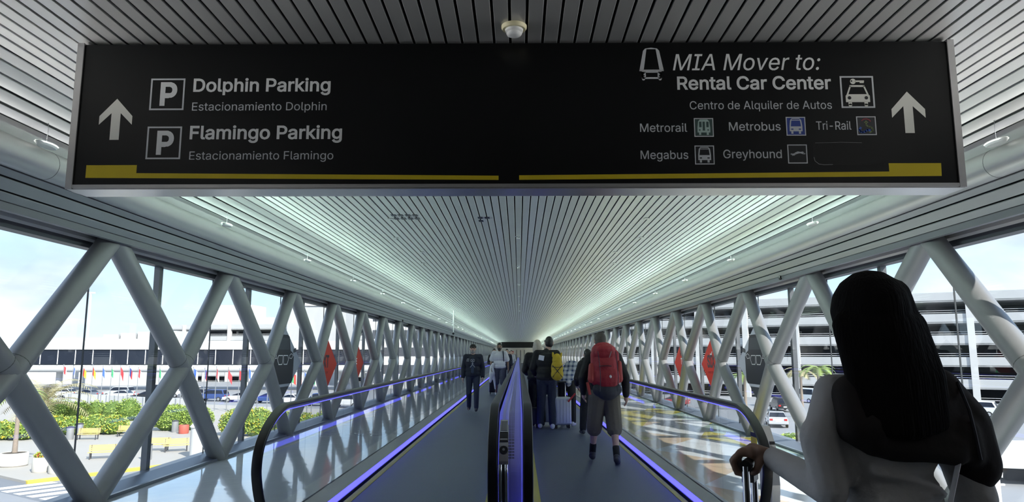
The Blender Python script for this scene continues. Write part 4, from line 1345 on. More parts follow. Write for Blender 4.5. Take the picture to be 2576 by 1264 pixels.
for i, fl in enumerate(seq):
    s = cum[-1] * (i + 0.3) / NP
    j = max(k for k in range(len(arc) - 1) if cum[k] <= s)
    f = (s - cum[j]) / (cum[j + 1] - cum[j])
    x = arc[j][0] + f * (arc[j + 1][0] - arc[j][0]); y = arc[j][1] + f * (arc[j + 1][1] - arc[j][1])
    t = thing('flagpole', '', 'flagpole', (x, y, G + 0.14))
    hgt = 5.3 - 0.25 * (i % 3) * 0.4
    mb = MB(); mb.sweep([(0, 0, 0), (0, 0, hgt)], [0.06, 0.035], 8); mb.ball((0, 0, hgt + 0.05), 0.07, 8); mb.build('pole', M['pole_grey'], t, True)
    rnd = random.Random(100 + i)
    droop = rnd.uniform(0.7, 1.5); L = rnd.uniform(0.6, 1.0)
    for part, (u0, u1) in enumerate(((0.0, 0.5), (0.5, 1.0))):
        mb = MB(); nu = 5
        vs = []
        for a in range(nu + 1):
            u = (u0 + (u1 - u0) * a / nu) * L
            for b in range(5):
                v = b / 4
                vs.append((0.05 + u * (1 - 0.5 * min(1.0, droop)), 0.10 * math.sin(4.5 * u + i + v), hgt - 0.15 - v * 1.05 - droop * u * 0.75))
        fs = [(a * 5 + b, a * 5 + b + 1, a * 5 + b + 6, a * 5 + b + 5) for a in range(nu) for b in range(4)]
        n = len(vs)
        vs2 = [(p[0], p[1] + 0.012, p[2]) for p in vs]
        mb.add(vs + vs2, fs + [tuple(q + n for q in f_[::-1]) for f_ in fs])
        mb.build('flag_half', fm[fl][part], t, True)
    t['label'] = 'white flagpole with a %s flag, %s from the left of the arc' % (fl, NTH[i])
mb = MB()
for (a, b) in zip(arc[:3], arc[1:4]):
    a = Vector(a) + Vector((0.4, 1.2)); b = Vector(b) + Vector((0.4, 1.2)); n = (b - a).normalized(); n = Vector((-n.y, n.x)) * 0.2
    mb.prism([tuple(a - n), tuple(b - n), tuple(b + n), tuple(a + n)], 'z', G, G + 1.3)
tag(mb.build('low_wall', M['concrete_white']), 'low white wall curving behind the flagpoles', 'wall')

# ------------------------------------------------------------------ vehicles
def car(name, label, x, y, rz, col, kind='sedan', z=G):
    L, Wd, Hh = {'sedan': (4.6, 1.82, 1.45), 'suv': (4.7, 1.92, 1.75), 'van': (5.2, 2.0, 2.1), 'pickup': (5.4, 1.95, 1.85)}[kind]
    t = thing(name, label, 'car' if kind != 'van' else 'van', (x, y, z), rz)
    h = L / 2
    prof = {'sedan': [(-h, 0.35), (-h, 0.80), (-h + 0.25, 0.92), (-h + 1.0, 0.95), (h - 1.2, 0.93), (h - 0.2, 0.78), (h, 0.60), (h, 0.32)],
            'suv': [(-h, 0.40), (-h, 0.95), (-h + 0.1, 1.05), (h - 1.2, 1.05), (h - 0.15, 0.92), (h, 0.70), (h, 0.36)],
            'van': [(-h, 0.40), (-h, 1.10), (h - 1.0, 1.12), (h - 0.1, 0.95), (h, 0.75), (h, 0.36)],
            'pickup': [(-h, 0.5), (-h, 1.1), (h - 1.4, 1.1), (h - 0.1, 1.0), (h, 0.8), (h, 0.45)]}[kind]
    cab = {'sedan': [(-h + 0.75, 0.93), (-h + 1.45, Hh - 0.02), (-0.1, Hh), (h - 1.25, 0.93)], 'suv': [(-h + 0.05, 1.03), (-h + 0.35, Hh - 0.03), (0.1, Hh), (0.6, Hh - 0.08), (h - 1.2, 1.04)],
           'van': [(-h + 0.02, 1.08), (-h + 0.12, Hh - 0.04), (1.0, Hh), (1.5, Hh - 0.08), (h - 0.95, 1.1)], 'pickup': [(-0.7, 1.08), (-0.6, Hh - 0.02), (0.5, Hh), (h - 1.5, 1.08)]}[kind]
    w = Wd / 2
    def loft(p, half_w, top_w):
        # sides lean in towards the roof
        zs = [q[1] for q in p]; z0, z1 = min(zs), max(zs)
        n = len(p)
        f = lambda q: half_w + (top_w - half_w) * (q[1] - z0) / (z1 - z0)
        vs = [(-f(q), q[0], q[1]) for q in p] + [(f(q), q[0], q[1]) for q in p]
        return vs, [tuple(range(n)), tuple(range(2 * n - 1, n - 1, -1))] + [(i, (i + 1) % n, n + (i + 1) % n, n + i) for i in range(n)]
    mb = MB(); mb.add(*loft(prof, w, w * 0.96)); body = mb.build('body', CARP[col], t)
    bv = body.modifiers.new('soften', 'BEVEL'); bv.width = 0.07; bv.segments = 2; bv.limit_method = 'ANGLE'
    mb = MB(); mb.add(*loft(cab, w * 0.93, w * 0.74)); cb = mb.build('cabin', CARP[col], t)
    bv = cb.modifiers.new('soften', 'BEVEL'); bv.width = 0.05; bv.segments = 2; bv.limit_method = 'ANGLE'
    c = Vector((sum(q[0] for q in cab) / len(cab), (cab[0][1] + Hh) / 2))
    gl = [(c.x + (q[0] - c.x) * 0.90, c.y + (q[1] - c.y) * 0.74) for q in cab]
    mb = MB(); mb.add(*loft(gl, w * 0.93, w * 0.80))
    mb.build('side_windows', M['dark_glass'], t)
    a, b = cab[-2], cab[-1]
    mb = MB()
    for (p, q, tw) in ((cab[-1], cab[-2], 1), (cab[0], cab[1], -1)):
        d = Vector(q) - Vector(p); n = Vector((d.y, -d.x)).normalized() * 0.012 * (1)
        if (n.x > 0) != (tw > 0): n = -n
        p2 = Vector(p) + d * 0.10 + n; q2 = Vector(p) + d * 0.88 + n
        w0, w1 = w * 0.86, w * 0.70
        mb.add([(-w0, p2.x, p2.y), (w0, p2.x, p2.y), (w1, q2.x, q2.y), (-w1, q2.x, q2.y)], [(0, 1, 2, 3)])
    mb.build('windscreens', M['dark_glass'], t)
    for sx in (-1, 1):
        for yy in (-h + 0.85, h - 0.9):
            mb = MB(); mb.sweep([(sx * (w - 0.2), yy, 0.33), (sx * (w + 0.01), yy, 0.33)], 0.33, 16); wh = mb.build('wheel', M['tyre'], t, True)
            mb = MB(); mb.sweep([(sx * (w + 0.012), yy, 0.33), (sx * (w + 0.02), yy, 0.33)], 0.2, 12); mb.build('hub_cap', M['alu'], wh)
        mb = MB(); mb.box(sx * w * 0.62 - 0.2, sx * w * 0.62 + 0.2, h - 0.06, h + 0.012, 0.62, 0.74); mb.build('head_lamp', M['car_lamp'], t)
        mb = MB(); mb.box(sx * w * 0.72 - 0.14, sx * w * 0.72 + 0.14, -h - 0.012, -h + 0.06, 0.70, 0.88); mb.build('tail_lamp', M['car_red'], t)
    mb = MB(); mb.box(-0.26, 0.26, -h - 0.014, -h, 0.58, 0.70); mb.build('number_plate', M['car_lamp'], t)
    return t
lot = [(-74.5, 119.0, 1.4, 'white', 'sedan'), (-69.5, 116.5, 1.5, 'grey', 'sedan'), (-66.0, 119.5, 1.5, 'silver', 'suv'), (-62.5, 114.0, 1.6, 'silver', 'sedan'), (-60.0, 122.0, 1.5, 'white', 'van'), (-57.0, 111.0, 1.7, 'black', 'sedan'),
       (-54.5, 119.0, 1.5, 'white', 'suv'), (-50.5, 113.0, 1.4, 'grey', 'suv'), (-46.5, 110.0, 1.5, 'blue', 'suv'), (-41.5, 108.0, 1.6, 'silver', 'sedan'), (-36.5, 105.5, 1.5, 'blue', 'sedan'), (-32.5, 103.0, 1.4, 'white', 'sedan'), (-27.5, 100.0, 1.5, 'blue', 'suv'), (-23.0, 97.0, 1.4, 'white', 'suv')]
for i, (x, y, rz, col, kd) in enumerate(lot):
    kn = {'sedan': 'low car', 'suv': 'tall car', 'van': 'van'}[kd]
    car('parked_van' if kd == 'van' else 'parked_car', '%s %s parked behind the flagpoles, %s from the left' % (col, kn, (ORD + ['thirteenth', 'fourteenth'])[i].replace('nearest', 'first')), x, y, rz, col, kd)
car('parked_car', 'black tall car seen from behind through the right windows', 32.7, 91.5, -0.1, 'black', 'suv')
car('parked_car', 'silver low car nearest below the right windows', 25.4, 72.5, -0.25, 'silver', 'sedan')
car('parked_van', 'white van parked beyond the black car by the garage', 42.0, 108.0, 0.5, 'white', 'van')
car('parked_car', 'red low car far behind the right balustrade glass', 21.0, 100.0, 1.2, 'red', 'sedan')
car('parked_car', 'white tall car in front of the garage near the right edge', 52.0, 84.0, 0.9, 'white', 'suv')

# ------------------------------------------------------------------ the glazed bridge, roofs and the garages
t = thing('glazed_bridge', 'long white raised bridge with a band of dark windows behind the flags', 'bridge', (-75, 140, G))
def put(o): o.location = (75, -140, -G); return o
mb = MB(); mb.box(-135, -28, 140, 148, 2.42, 4.1); put(mb.build('roof', M['concrete_white'], t))
mb = MB(); mb.sweep([(-135, 141.0, -1.2), (-28, 141.0, -1.2)], 0.78, 20); mb.box(-135, -28, 141.0, 148, -1.95, -0.42); put(mb.build('floor_edge', M['concrete_white'], t))
nwin = 31
for k in range(nwin):
    x = -134.5 + 3.43 * k
    mb = MB(); mb.box(x + 0.06, x + 3.37, 140.3, 140.36, -0.42, 2.42); put(mb.build('window', M['dark_glass'], t))
    mb = MB(); mb.box(x - 0.06, x + 0.06, 140.2, 140.5, -0.42, 2.42); put(mb.build('mullion', M['metal_white'], t))
for k in range(6):
    mb = MB(); mb.sweep([(-128 + 18.5 * k, 143, G), (-128 + 18.5 * k, 143, -1.9)], 0.6, 16); put(mb.build('pillar', M['concrete_white'], t, True))
for nm, lab, (x0, x1, y0, y1, z0, z1) in (('terminal_hall', 'low white terminal roof left behind the glazed bridge', (-170, -100, 172, 200, G, 5.4)), ('terminal_hall', 'white terminal block with small roof boxes, middle left', (-100, -84, 164, 175, G, 5.0))):
    t = thing(nm, lab, 'building', ((x0 + x1) / 2, y0, G))
    def put(o): o.location = (-(x0 + x1) / 2, -y0, -G); return o
    mb = MB(); mb.box(x0, x1, y0, y1, z0, z1); put(mb.build('block', M['concrete_white'], t))
    for k in range(3):
        xa = x0 + (x1 - x0) * (0.2 + 0.25 * k)
        mb = MB(); mb.box(xa, xa + 3.5, y0 + 3, y0 + 7, z1, z1 + 1.1 + 0.3 * k); put(mb.build('roof_box', M['concrete'], t))
mb = MB(); mb.prism([(-104, 4.8), (-84, 7.2), (-84, G), (-104, G)], 'y', 176, 183)
tag(mb.build('sloped_roof_hall', M['concrete_white']), 'white hall with a roof that slopes up to the right', 'building')
t = thing('lamp_mast', 'tall thin white mast standing above the terminal roofs', 'mast', (-90.3, 150, G))
mb = MB(); mb.sweep([(0, 0, 0), (0, 0, 20.0)], [0.28, 0.16], 10); mb.build('mast', M['metal_white'], t)
mb = MB(); mb.box(-0.8, 0.8, -0.2, 0.2, 19.7, 20.0); mb.build('lamp_head', M['metal_white'], t)

def garage(label, o, d, length, levels, z_top, fl, band, bay, depth=14.0, colw=0.9, name='parking_garage'):
    # o: corner (x, y); d: unit direction along the facade; the decks lie behind it
    d = Vector(d).normalized(); n = Vector((-d.y, d.x))
    if n.y < 0: n = -n
    t = thing(name, label, 'building', (o[0], o[1], G))
    rz = math.atan2(d.y, d.x)
    t.rotation_euler = (0, 0, rz)
    back = 1 if (Matrix.Rotation(rz, 2) @ Vector((0, 1))).dot(n) > 0 else -1
    def B(mb, x0, x1, y0, y1, z0, z1): mb.box(x0, x1, *sorted((y0 * back, y1 * back)), z0 - G, z1 - G)
    for k in range(levels):
        zt = z_top - fl * k
        mb = MB(); B(mb, 0, length, 0, 0.25, zt - band, zt); B(mb, 0, length, 0.0, depth, zt - band - 0.05, zt - band + 0.18)
        mb.build('parapet', M['concrete'], t)
        if k < 5:
            mb = MB(); B(mb, 0, length, 0.5, 0.56, zt - fl + 0.18, zt - fl + 0.24); B(mb, 0, length, 0.5, 0.56, zt - fl + 0.5, zt - fl + 0.54)
            mb.build('guard_rail', M['metal_white'], t)
    nb = int(length / bay)
    for k in range(nb + 1):
        mb = MB(); B(mb, k * bay, k * bay + colw, -0.18, 0.7, G, z_top - 0.15)
        mb.build('column', M['concrete_white'], t)
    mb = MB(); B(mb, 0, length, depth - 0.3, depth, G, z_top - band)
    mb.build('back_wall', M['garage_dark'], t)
    return t
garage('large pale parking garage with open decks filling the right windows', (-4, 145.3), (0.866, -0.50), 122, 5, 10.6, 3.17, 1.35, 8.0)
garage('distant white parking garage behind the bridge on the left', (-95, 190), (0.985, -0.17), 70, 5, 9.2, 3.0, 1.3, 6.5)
t = thing('stair_tower', 'blank white tower block above the distant left garage', 'building', (-82, 205, G))
mb = MB(); mb.box(-6, 6, 0, 10, 0, 21.0); mb.build('tower', M['concrete_white'], t)
mb = MB(); mb.box(6, 12, 0, 10, 0, 17.5); mb.build('lower_block', M['concrete_white'], t)
t = thing('stair_tower', 'pale grey tower block further right, above the left lattice', 'building', (-48, 170, G))
mb = MB(); mb.box(-7, 7, 0, 10, 0, 20.0); mb.build('tower', M['concrete'], t)
mb = MB(); mb.box(-7.3, 7.3, -0.3, 0, 18.4, 20.2); mb.build('cornice', M['concrete_white'], t)
t = thing('link_building', 'white building with dark slots where the far left lattice closes up', 'building', (-24, 150, G))
mb = MB(); mb.box(-8, 8, 0, 12, 0, 17.0); mb.build('block', M['concrete_white'], t)
for k in range(4):
    mb = MB(); mb.box(-6.5, 6.5, -0.05, 0.0, 3.0 + 3.6 * k, 4.8 + 3.6 * k); mb.build('window_band', M['garage_dark'], t)

# right hand street furniture
palm('garage_palm', 'sunlit palm before the garage beside the dark haired woman', 33.0, 80.5, 5.3, 13, 2.4, M['frond'], (0.1, 0), 0.8, 0.17, 8, G)
palm('garage_palm', 'palm between the black sticker and the white lattice tube on the right', 37.5, 97.0, 4.6, 13, 2.6, M['frond_dry'], (0.0, 0), 0.8, 0.18, 9, G)
palm('garage_palm', 'palm behind the right red sticker', 28.5, 92.0, 4.2, 13, 2.5, M['frond'], (0.0, 0), 0.8, 0.18, 10, G)
t = thing('elevated_ramp', 'white edged raised road in the lower right corner', 'road', (32, 44, G))
mb = MB(); mb.prism([(-7.0, -3.6), (30, -14.0), (34, 0.0), (-5.2, 2.2)], 'z', 0.92, 1.70); mb.build('ramp_slab', M['concrete_white'], t)
mb = MB(); mb.prism([(-4.6, -2.2), (29, -12), (32, -1.0), (-4.2, 0.6)], 'z', 0.0, 0.92); mb.build('ramp_wall', M['garage_dark'], t)
t = thing('gate_machine', 'white gate machine by the ramp beside the woman', 'machine', (20.85, 33.0, G))
mb = MB(); mb.box(-0.28, 0.22, -0.2, 0.3, 0, 1.75); mb.build('housing', M['metal_white'], t)
mb = MB(); mb.prism([(-0.34, 1.75), (0.34, 1.75), (0.42, 1.62), (0.44, 1.84), (0.05, 1.98), (-0.34, 1.95)], 'y', -0.25, 0.35); mb.build('hood', M['metal_white'], t)
mb = MB(); mb.box(-0.16, 0.08, -0.22, -0.2, 0.75, 1.25); mb.build('screen', M['iron'], t)
mb = MB(); mb.tube((0.38, 0, 0), (0.38, 0, 1.6), 0.06, 10); mb.box(0.30, 0.62, -0.05, 0.05, 1.25, 1.33); mb.build('post', M['metal_white'], t)
# ------------------------------------------------------------------ people
M['skin'] = mat('skin', (0.48, 0.29, 0.21), 0.55, noise=0.06, nscale=30)
M['skin_pale'] = mat('skin_pale', (0.58, 0.38, 0.29), 0.55, noise=0.06, nscale=30)
M['skin_brown'] = mat('skin_brown', (0.22, 0.13, 0.09), 0.55, noise=0.06, nscale=30)
M['hair_black'] = mat('hair_black', (0.008, 0.007, 0.007), 0.5, noise=0.3, nscale=60)
M['hair_brown'] = mat('hair_brown_grey', (0.055, 0.045, 0.038), 0.6, noise=0.3, nscale=80)
M['hair_blond'] = mat('hair_blond', (0.58, 0.52, 0.42), 0.5, noise=0.15, nscale=40)
M['hair_grey'] = mat('beard_grey', (0.30, 0.28, 0.26), 0.8, noise=0.3, nscale=90)
M['cloth_black'] = mat('cloth_black', (0.010, 0.010, 0.012), 0.8, bump=0.5, bscale=14)
M['cloth_navy'] = mat('cloth_navy', (0.012, 0.016, 0.032), 0.8, bump=0.5, bscale=14)
M['cloth_blue'] = mat('cloth_slate_blue', (0.035, 0.055, 0.10), 0.8, bump=0.4, bscale=14)
M['denim'] = mat('dark_denim', (0.025, 0.032, 0.060), 0.85, bump=0.5, bscale=16)
M['cloth_white'] = mat('cloth_white', (0.72, 0.72, 0.74), 0.8, bump=0.5, bscale=12)
M['cloth_khaki'] = mat('cloth_khaki', (0.13, 0.115, 0.09), 0.85, bump=0.6, bscale=12)
M['cloth_pattern'] = mat('cloth_dark_pattern', (0.07, 0.075, 0.11), 0.85, noise=0.8, nscale=45)
M['cloth_red'] = mat('cloth_red', (0.42, 0.025, 0.035), 0.7, bump=0.3, bscale=20)
M['cloth_brown'] = mat('cloth_dark_brown', (0.012, 0.009, 0.009), 0.9, bump=0.4, bscale=20)
M['knit_grey'] = mat('rib_knit_white', (0.50, 0.50, 0.51), 0.85, bump=0.4, bscale=30)
M['sock'] = mat('sock_black', (0.012, 0.012, 0.014), 0.9)
M['shoe_white'] = mat('shoe_white', (0.70, 0.70, 0.70), 0.6)
M['shoe_dark'] = mat('shoe_dark', (0.04, 0.042, 0.055), 0.7)
M['pack_red'] = mat('pack_red', (0.30, 0.013, 0.022), 0.6, bump=0.4, bscale=18)
M['pack_red2'] = mat('pack_light_red', (0.36, 0.04, 0.035), 0.6)
M['pack_yellow'] = mat('pack_yellow', (0.62, 0.43, 0.02), 0.6, bump=0.4, bscale=25)
M['pack_dark'] = mat('pack_dark_cloth', (0.022, 0.024, 0.034), 0.7, bump=0.3, bscale=18)
M['case_silver'] = mat('case_silver', (0.50, 0.53, 0.60), 0.3, 0.4)
M['eye_dark'] = mat('eye_dark', (0.01, 0.01, 0.012), 0.2)
M['lens_dark'] = mat('lens_dark', (0.02, 0.02, 0.022), 0.1)
def plaid():
    m = mat('plaid_blue_white', (0.5, 0.52, 0.58), 0.85)
    nt = m.node_tree; b = nt.nodes['Principled BSDF']
    t = node(nt, 'ShaderNodeTexCoord')
    fac = None
    for ax, sc in (('X', 3.4), ('Z', 3.4)):
        w = node(nt, 'ShaderNodeTexWave', wave_type='BANDS', bands_direction=ax); w.inputs['Scale'].default_value = sc
        nt.links.new(t.outputs['Object'], w.inputs['Vector'])
        g = node(nt, 'ShaderNodeMath', operation='GREATER_THAN'); g.inputs[1].default_value = 0.62
        nt.links.new(w.outputs['Fac'], g.inputs[0])
        if fac is None: fac = g.outputs[0]
        else:
            a = node(nt, 'ShaderNodeMath', operation='ADD'); nt.links.new(fac, a.inputs[0]); nt.links.new(g.outputs[0], a.inputs[1])
            h = node(nt, 'ShaderNodeMath', operation='MULTIPLY'); nt.links.new(a.outputs[0], h.inputs[0]); h.inputs[1].default_value = 0.5; fac = h.outputs[0]
    mx = node(nt, 'ShaderNodeMix', data_type='RGBA')
    mx.inputs[6].default_value = (0.60, 0.62, 0.66, 1); mx.inputs[7].default_value = (0.04, 0.07, 0.17, 1)
    nt.links.new(fac, mx.inputs[0]); nt.links.new(mx.outputs[2], b.inputs['Base Color'])
    return m
M['plaid'] = plaid()

for k_, m_ in M.items():
    if (k_.startswith('cloth_') and k_ != 'cloth_brown') or k_ in ('denim', 'pack_red', 'pack_yellow'):
        for n_ in m_.node_tree.nodes:
            if n_.type == 'BUMP': n_.inputs['Distance'].default_value = 0.022
            if n_.type == 'BUMP': n_.inputs['Strength'].default_value = 0.5
def V(*a): return Vector(a if len(a) > 1 else a[0])
def flesh(name, prims, m, parent, voxel=0.014, smooth=4, s=1.0):
    # grow one continuous skin over capsules ('c', a, b, ra, rb) and ellipsoids ('e', centre, radii[, rotation])
    mb = MB()
    for p in prims:
        if p[0] == 'c':
            a, b, ra, rb = V(p[1]), V(p[2]), p[3], p[4]
            mb.ball(a, ra, 10); mb.ball(b, rb, 10)
            if (b - a).length > 1e-4: mb.sweep([a, b], [ra, rb], 10)
        else:
            mb.ball(V(p[1]), p[2], 14, rot=Euler(p[3]).to_matrix() if len(p) > 3 else None)
    me = bpy.data.meshes.new(name)
    me.from_pydata(mb.v, [], mb.f)
    bm = bmesh.new(); bm.from_mesh(me); bmesh.ops.recalc_face_normals(bm, faces=bm.faces); bm.to_mesh(me); bm.free()
    o = bpy.data.objects.new(name, me); C.objects.link(o)
    r = o.modifiers.new('remesh', 'REMESH'); r.mode = 'VOXEL'; r.voxel_size = voxel
    if smooth:
        q = o.modifiers.new('smooth', 'SMOOTH'); q.factor = 0.5; q.iterations = smooth
    dg = bpy.context.evaluated_depsgraph_get(); dg.update()
    me2 = bpy.data.meshes.new_from_object(o.evaluated_get(dg))
    o.modifiers.clear()
    o.data = me2
    bpy.data.meshes.remove(me)
    me2.name = name
    me2.materials.clear(); me2.materials.append(m)
    me2.polygons.foreach_set('use_smooth', [True] * len(me2.polygons))
    if s != 1.0:
        me2.transform(Matrix.Scale(s, 4))
    o.parent = parent
    return o
BASE = dict(pel=(0, 0, 0.95), waist=(0, 0, 1.07), chest=(0, 0, 1.28), neck=(0, -0.01, 1.47), head=(0, 0.02, 1.625),
            shL=(-0.185, 0, 1.415), elL=(-0.235, -0.03, 1.13), wrL=(-0.245, 0.05, 0.88), shR=(0.185, 0, 1.415), elR=(0.235, -0.03, 1.13), wrR=(0.245, 0.05, 0.88),
            hipL=(-0.092, 0, 0.91), knL=(-0.10, 0.02, 0.50), anL=(-0.10, -0.03, 0.085), hipR=(0.092, 0, 0.91), knR=(0.10, 0.02, 0.50), anR=(0.10, -0.03, 0.085))
def hand_prims(wr, el, side, grip=None):
    d = (V(wr) - V(el)).normalized()
    n = V(side, 0, 0)                      # palm faces inward, thumb forward
    f = n.cross(d) * side
    f = V(0, 1, 0) - d * d.y; f.normalize()
    w = V(wr)
    pr = [('c', w, w + d * 0.05, 0.026, 0.032), ('c', w + d * 0.05 + f * 0.015, w + d * 0.075 - f * 0.015, 0.019, 0.019)]
    for i, o in enumerate((0.030, 0.010, -0.010, -0.028)):
        a = w + d * 0.085 + f * o
        ln = (0.055, 0.065, 0.06, 0.045)[i]
        b = a + d * ln * 0.55 - n * 0.008; c = b + d * ln * 0.4 - n * 0.022
        pr += [('c', a, b, 0.0095, 0.009), ('c', b, c, 0.009, 0.008)]
    a = w + d * 0.03 + f * 0.03; b = a + d * 0.035 + f * 0.022
    pr += [('c', a, b, 0.012, 0.010), ('c', b, b + d * 0.028 + f * 0.002, 0.010, 0.009)]
    return pr
def person(label, x, y, rz, height, pose=None, skin='skin', top=('cloth_black', 'long', 0.02), bottom=('denim', 'long', 0.015), shoes='shoe_dark', hair=('short', 'hair_black'),
           socks=None, voxel=0.013, beard=None, cap=None, shirt=None, face=False, bulk=1.0, group=None):
    J = dict(BASE); J.update(pose or {})
    J = {k: V(v) for k, v in J.items()}
    s = height / 1.745
    t = thing('person', label, 'person', (x, y, 0.003), rz, group)
    tilt = (J['neck'] - J['pel']).normalized()
    rx = -math.asin(max(-1, min(1, tilt.y))); ry = math.asin(max(-1, min(1, tilt.x)))
    rot = (rx, ry, 0)
    h = J['head']
    def spine(k): return J['pel'].lerp(J['neck'], k)
    body = [('e', h, (0.074, 0.094, 0.115)), ('e', h + V(0, 0.028, -0.065), (0.054, 0.060, 0.056)), ('c', J['neck'] - tilt * 0.04, h - V(0, 0.015, 0.05), 0.062, 0.054),
            ('c', h + V(0, 0.090, 0.015), h + V(0, 0.108, -0.022), 0.010, 0.016), ('c', h + V(-0.024, 0.082, -0.062), h + V(0.024, 0.082, -0.062), 0.010, 0.010),
            ('c', h + V(-0.045, 0.078, 0.030), h + V(0.045, 0.078, 0.030), 0.012, 0.012),
            ('e', h + V(-0.078, 0.0, -0.005), (0.012, 0.022, 0.034)), ('e', h + V(0.078, 0.0, -0.005), (0.012, 0.022, 0.034)),
            ('e', J['chest'], (0.160 * bulk, 0.108 * bulk, 0.185), rot), ('e', J['waist'], (0.148 * bulk, 0.105 * bulk, 0.17), rot), ('e', J['pel'], (0.162 * bulk, 0.115 * bulk, 0.125)), ('c', J['shL'], J['shR'], 0.056, 0.056)]
    for sd, sg in (('L', -1), ('R', 1)):
        sh, el, wr, hp, kn, an = (J[k + sd] for k in ('sh', 'el', 'wr', 'hip', 'kn', 'an'))
        fd = V(0, 1, 0) if ('toe' + sd) not in J else (J['toe' + sd] - an).normalized()
        body += [('c', sh, el, 0.052, 0.040), ('c', el, wr, 0.041, 0.027)] + hand_prims(wr, el, sg)
        cf = kn.lerp(an, 0.32) - V(0, 0.016, 0)
        body += [('c', hp, kn, 0.082, 0.054), ('c', kn, an, 0.050, 0.036), ('c', kn.lerp(an, 0.12), cf, 0.05, 0.054), ('c', cf, kn.lerp(an, 0.62), 0.054, 0.042), ('c', an - fd * 0.03 - V(0, 0, 0.035), an + fd * 0.15 - V(0, 0, 0.05), 0.032, 0.022)]
    flesh('body', body, M[skin], t, voxel * 0.85, 2, s)
    # trousers or shorts
    bm_, bl, lo = bottom
    pr = [('e', J['pel'] - V(0, 0, 0.0), (0.168 * bulk + lo * 0.6, 0.122 * bulk + lo * 0.6, 0.15))]
    for sd in 'LR':
        hp, kn, an = (J[k + sd] for k in ('hip', 'kn', 'an'))
        if bl == 'long':
            pr += [('c', hp, kn, 0.090 + lo, 0.064 + lo), ('c', kn, an + (kn - an) * 0.06, 0.064 + lo, 0.050 + lo)]
        else:
            e = kn.lerp(an, 0.14)
            pr += [('c', hp, e, 0.094 + lo, 0.078 + lo)]
    flesh('trousers' if bl == 'long' else 'shorts', pr, M[bm_], t, voxel, 3, s)
    # top
    tm, sl, lo = top
    hem = J['pel'] + V(0, 0, 0.02)
    pr = [('e', J['chest'], (0.172 * bulk + lo, 0.116 * bulk + lo, 0.19), rot), ('e', J['waist'], (0.160 * bulk + lo, 0.115 * bulk + lo, 0.17), rot), ('e', hem, (0.168 * bulk + lo, 0.122 * bulk + lo, 0.12), rot), ('c', J['shL'], J['shR'], 0.062 + lo * 0.5, 0.062 + lo * 0.5),
          ('c', J['neck'] - tilt * 0.03, J['neck'] - tilt * 0.005, 0.070, 0.062)]
    for sd in 'LR':
        sh, el, wr = (J[k + sd] for k in ('sh', 'el', 'wr'))
        if sl == 'long': pr += [('c', sh, el, 0.060 + lo * 0.6, 0.050 + lo * 0.6), ('c', el, wr - (wr - el).normalized() * 0.02, 0.050 + lo * 0.6, 0.040 + lo * 0.5)]
        elif sl == 'short': pr += [('c', sh, sh.lerp(el, 0.72), 0.064 + lo * 0.6, 0.064 + lo)]
    flesh({'long': 'jacket', 'short': 'tee_shirt', 'none': 'vest'}[sl] if tm != 'cloth_white' or sl != 'long' else 'shirt', pr, M[tm], t, voxel, 3, s)
    if shirt:
        c = J['chest']
        flesh('shirt_front', [('e', c + V(0, 0.072, -0.06), (0.070, 0.095, 0.21)), ('e', J['waist'] + V(0, 0.066, 0), (0.070, 0.105, 0.17))], M[shirt], t, voxel, 3, s)
    for sd in 'LR':
        kn, an = J['kn' + sd], J['an' + sd]
        fd = V(0, 1, 0) if ('toe' + sd) not in J else (J['toe' + sd] - an).normalized()
        up = (kn - an).normalized()
        flesh('shoe', [('c', an - fd * 0.045 - up * 0.040, an + fd * 0.13 - up * 0.045, 0.042, 0.036), ('c', an + fd * 0.06 - up * 0.045, an + fd * 0.165 - up * 0.055, 0.043, 0.028), ('c', an - fd * 0.02, an - up * 0.03, 0.046, 0.048), ('c', an - fd * 0.05 - up * 0.065, an + fd * 0.17 - up * 0.068, 0.018, 0.017)], M[shoes], t, voxel * 0.8, 2, s)
        if socks: flesh('sock', [('c', an + up * 0.13, an - up * 0.02, 0.048, 0.046)], M[socks], t, voxel, 1, s)
    # hair
    kind, hm = hair
    if kind == 'short':
        hp = [('e', h + V(0, -0.012, 0.022), (0.081, 0.098, 0.108)), ('e', h + V(0, -0.035, -0.025), (0.076, 0.075, 0.075))]
    elif kind == 'bob':
        hp = [('e', h + V(0, -0.010, 0.022), (0.088, 0.104, 0.112)), ('e', h + V(0, -0.05, -0.06), (0.088, 0.07, 0.12)), ('c', h + V(-0.07, -0.02, -0.03), h + V(-0.075, -0.03, -0.17), 0.032, 0.026), ('c', h + V(0.07, -0.02, -0.03), h + V(0.075, -0.03, -0.17), 0.032, 0.026), ('c', h + V(-0.03, -0.07, -0.08), h + V(-0.035, -0.08, -0.2), 0.04, 0.03), ('c', h + V(0.03, -0.07, -0.08), h + V(0.035, -0.08, -0.2), 0.04, 0.03)]
    if kind != 'none':
        o = flesh('hair', hp, M[hm], t, voxel * 0.8, 2, s)
        # keep the face free of it
        bm = bmesh.new(); bm.from_mesh(o.data)
        cut = [f for f in bm.faces if f.calc_center_median().y > (h.y + 0.055) * s and f.calc_center_median().z < (h.z + 0.055) * s]
        bmesh.ops.delete(bm, geom=cut, context='FACES'); bm.to_mesh(o.data); bm.free()
    if beard:
        flesh('beard', [('e', h + V(0, 0.040, -0.082), (0.060, 0.058, 0.044)), ('c', h + V(-0.058, 0.02, -0.03), h + V(-0.045, 0.05, -0.08), 0.020, 0.024), ('c', h + V(0.058, 0.02, -0.03), h + V(0.045, 0.05, -0.08), 0.020, 0.024), ('c', h + V(-0.03, 0.092, -0.042), h + V(0.03, 0.092, -0.042), 0.010, 0.010)], M[beard], t, voxel * 0.7, 1, s)
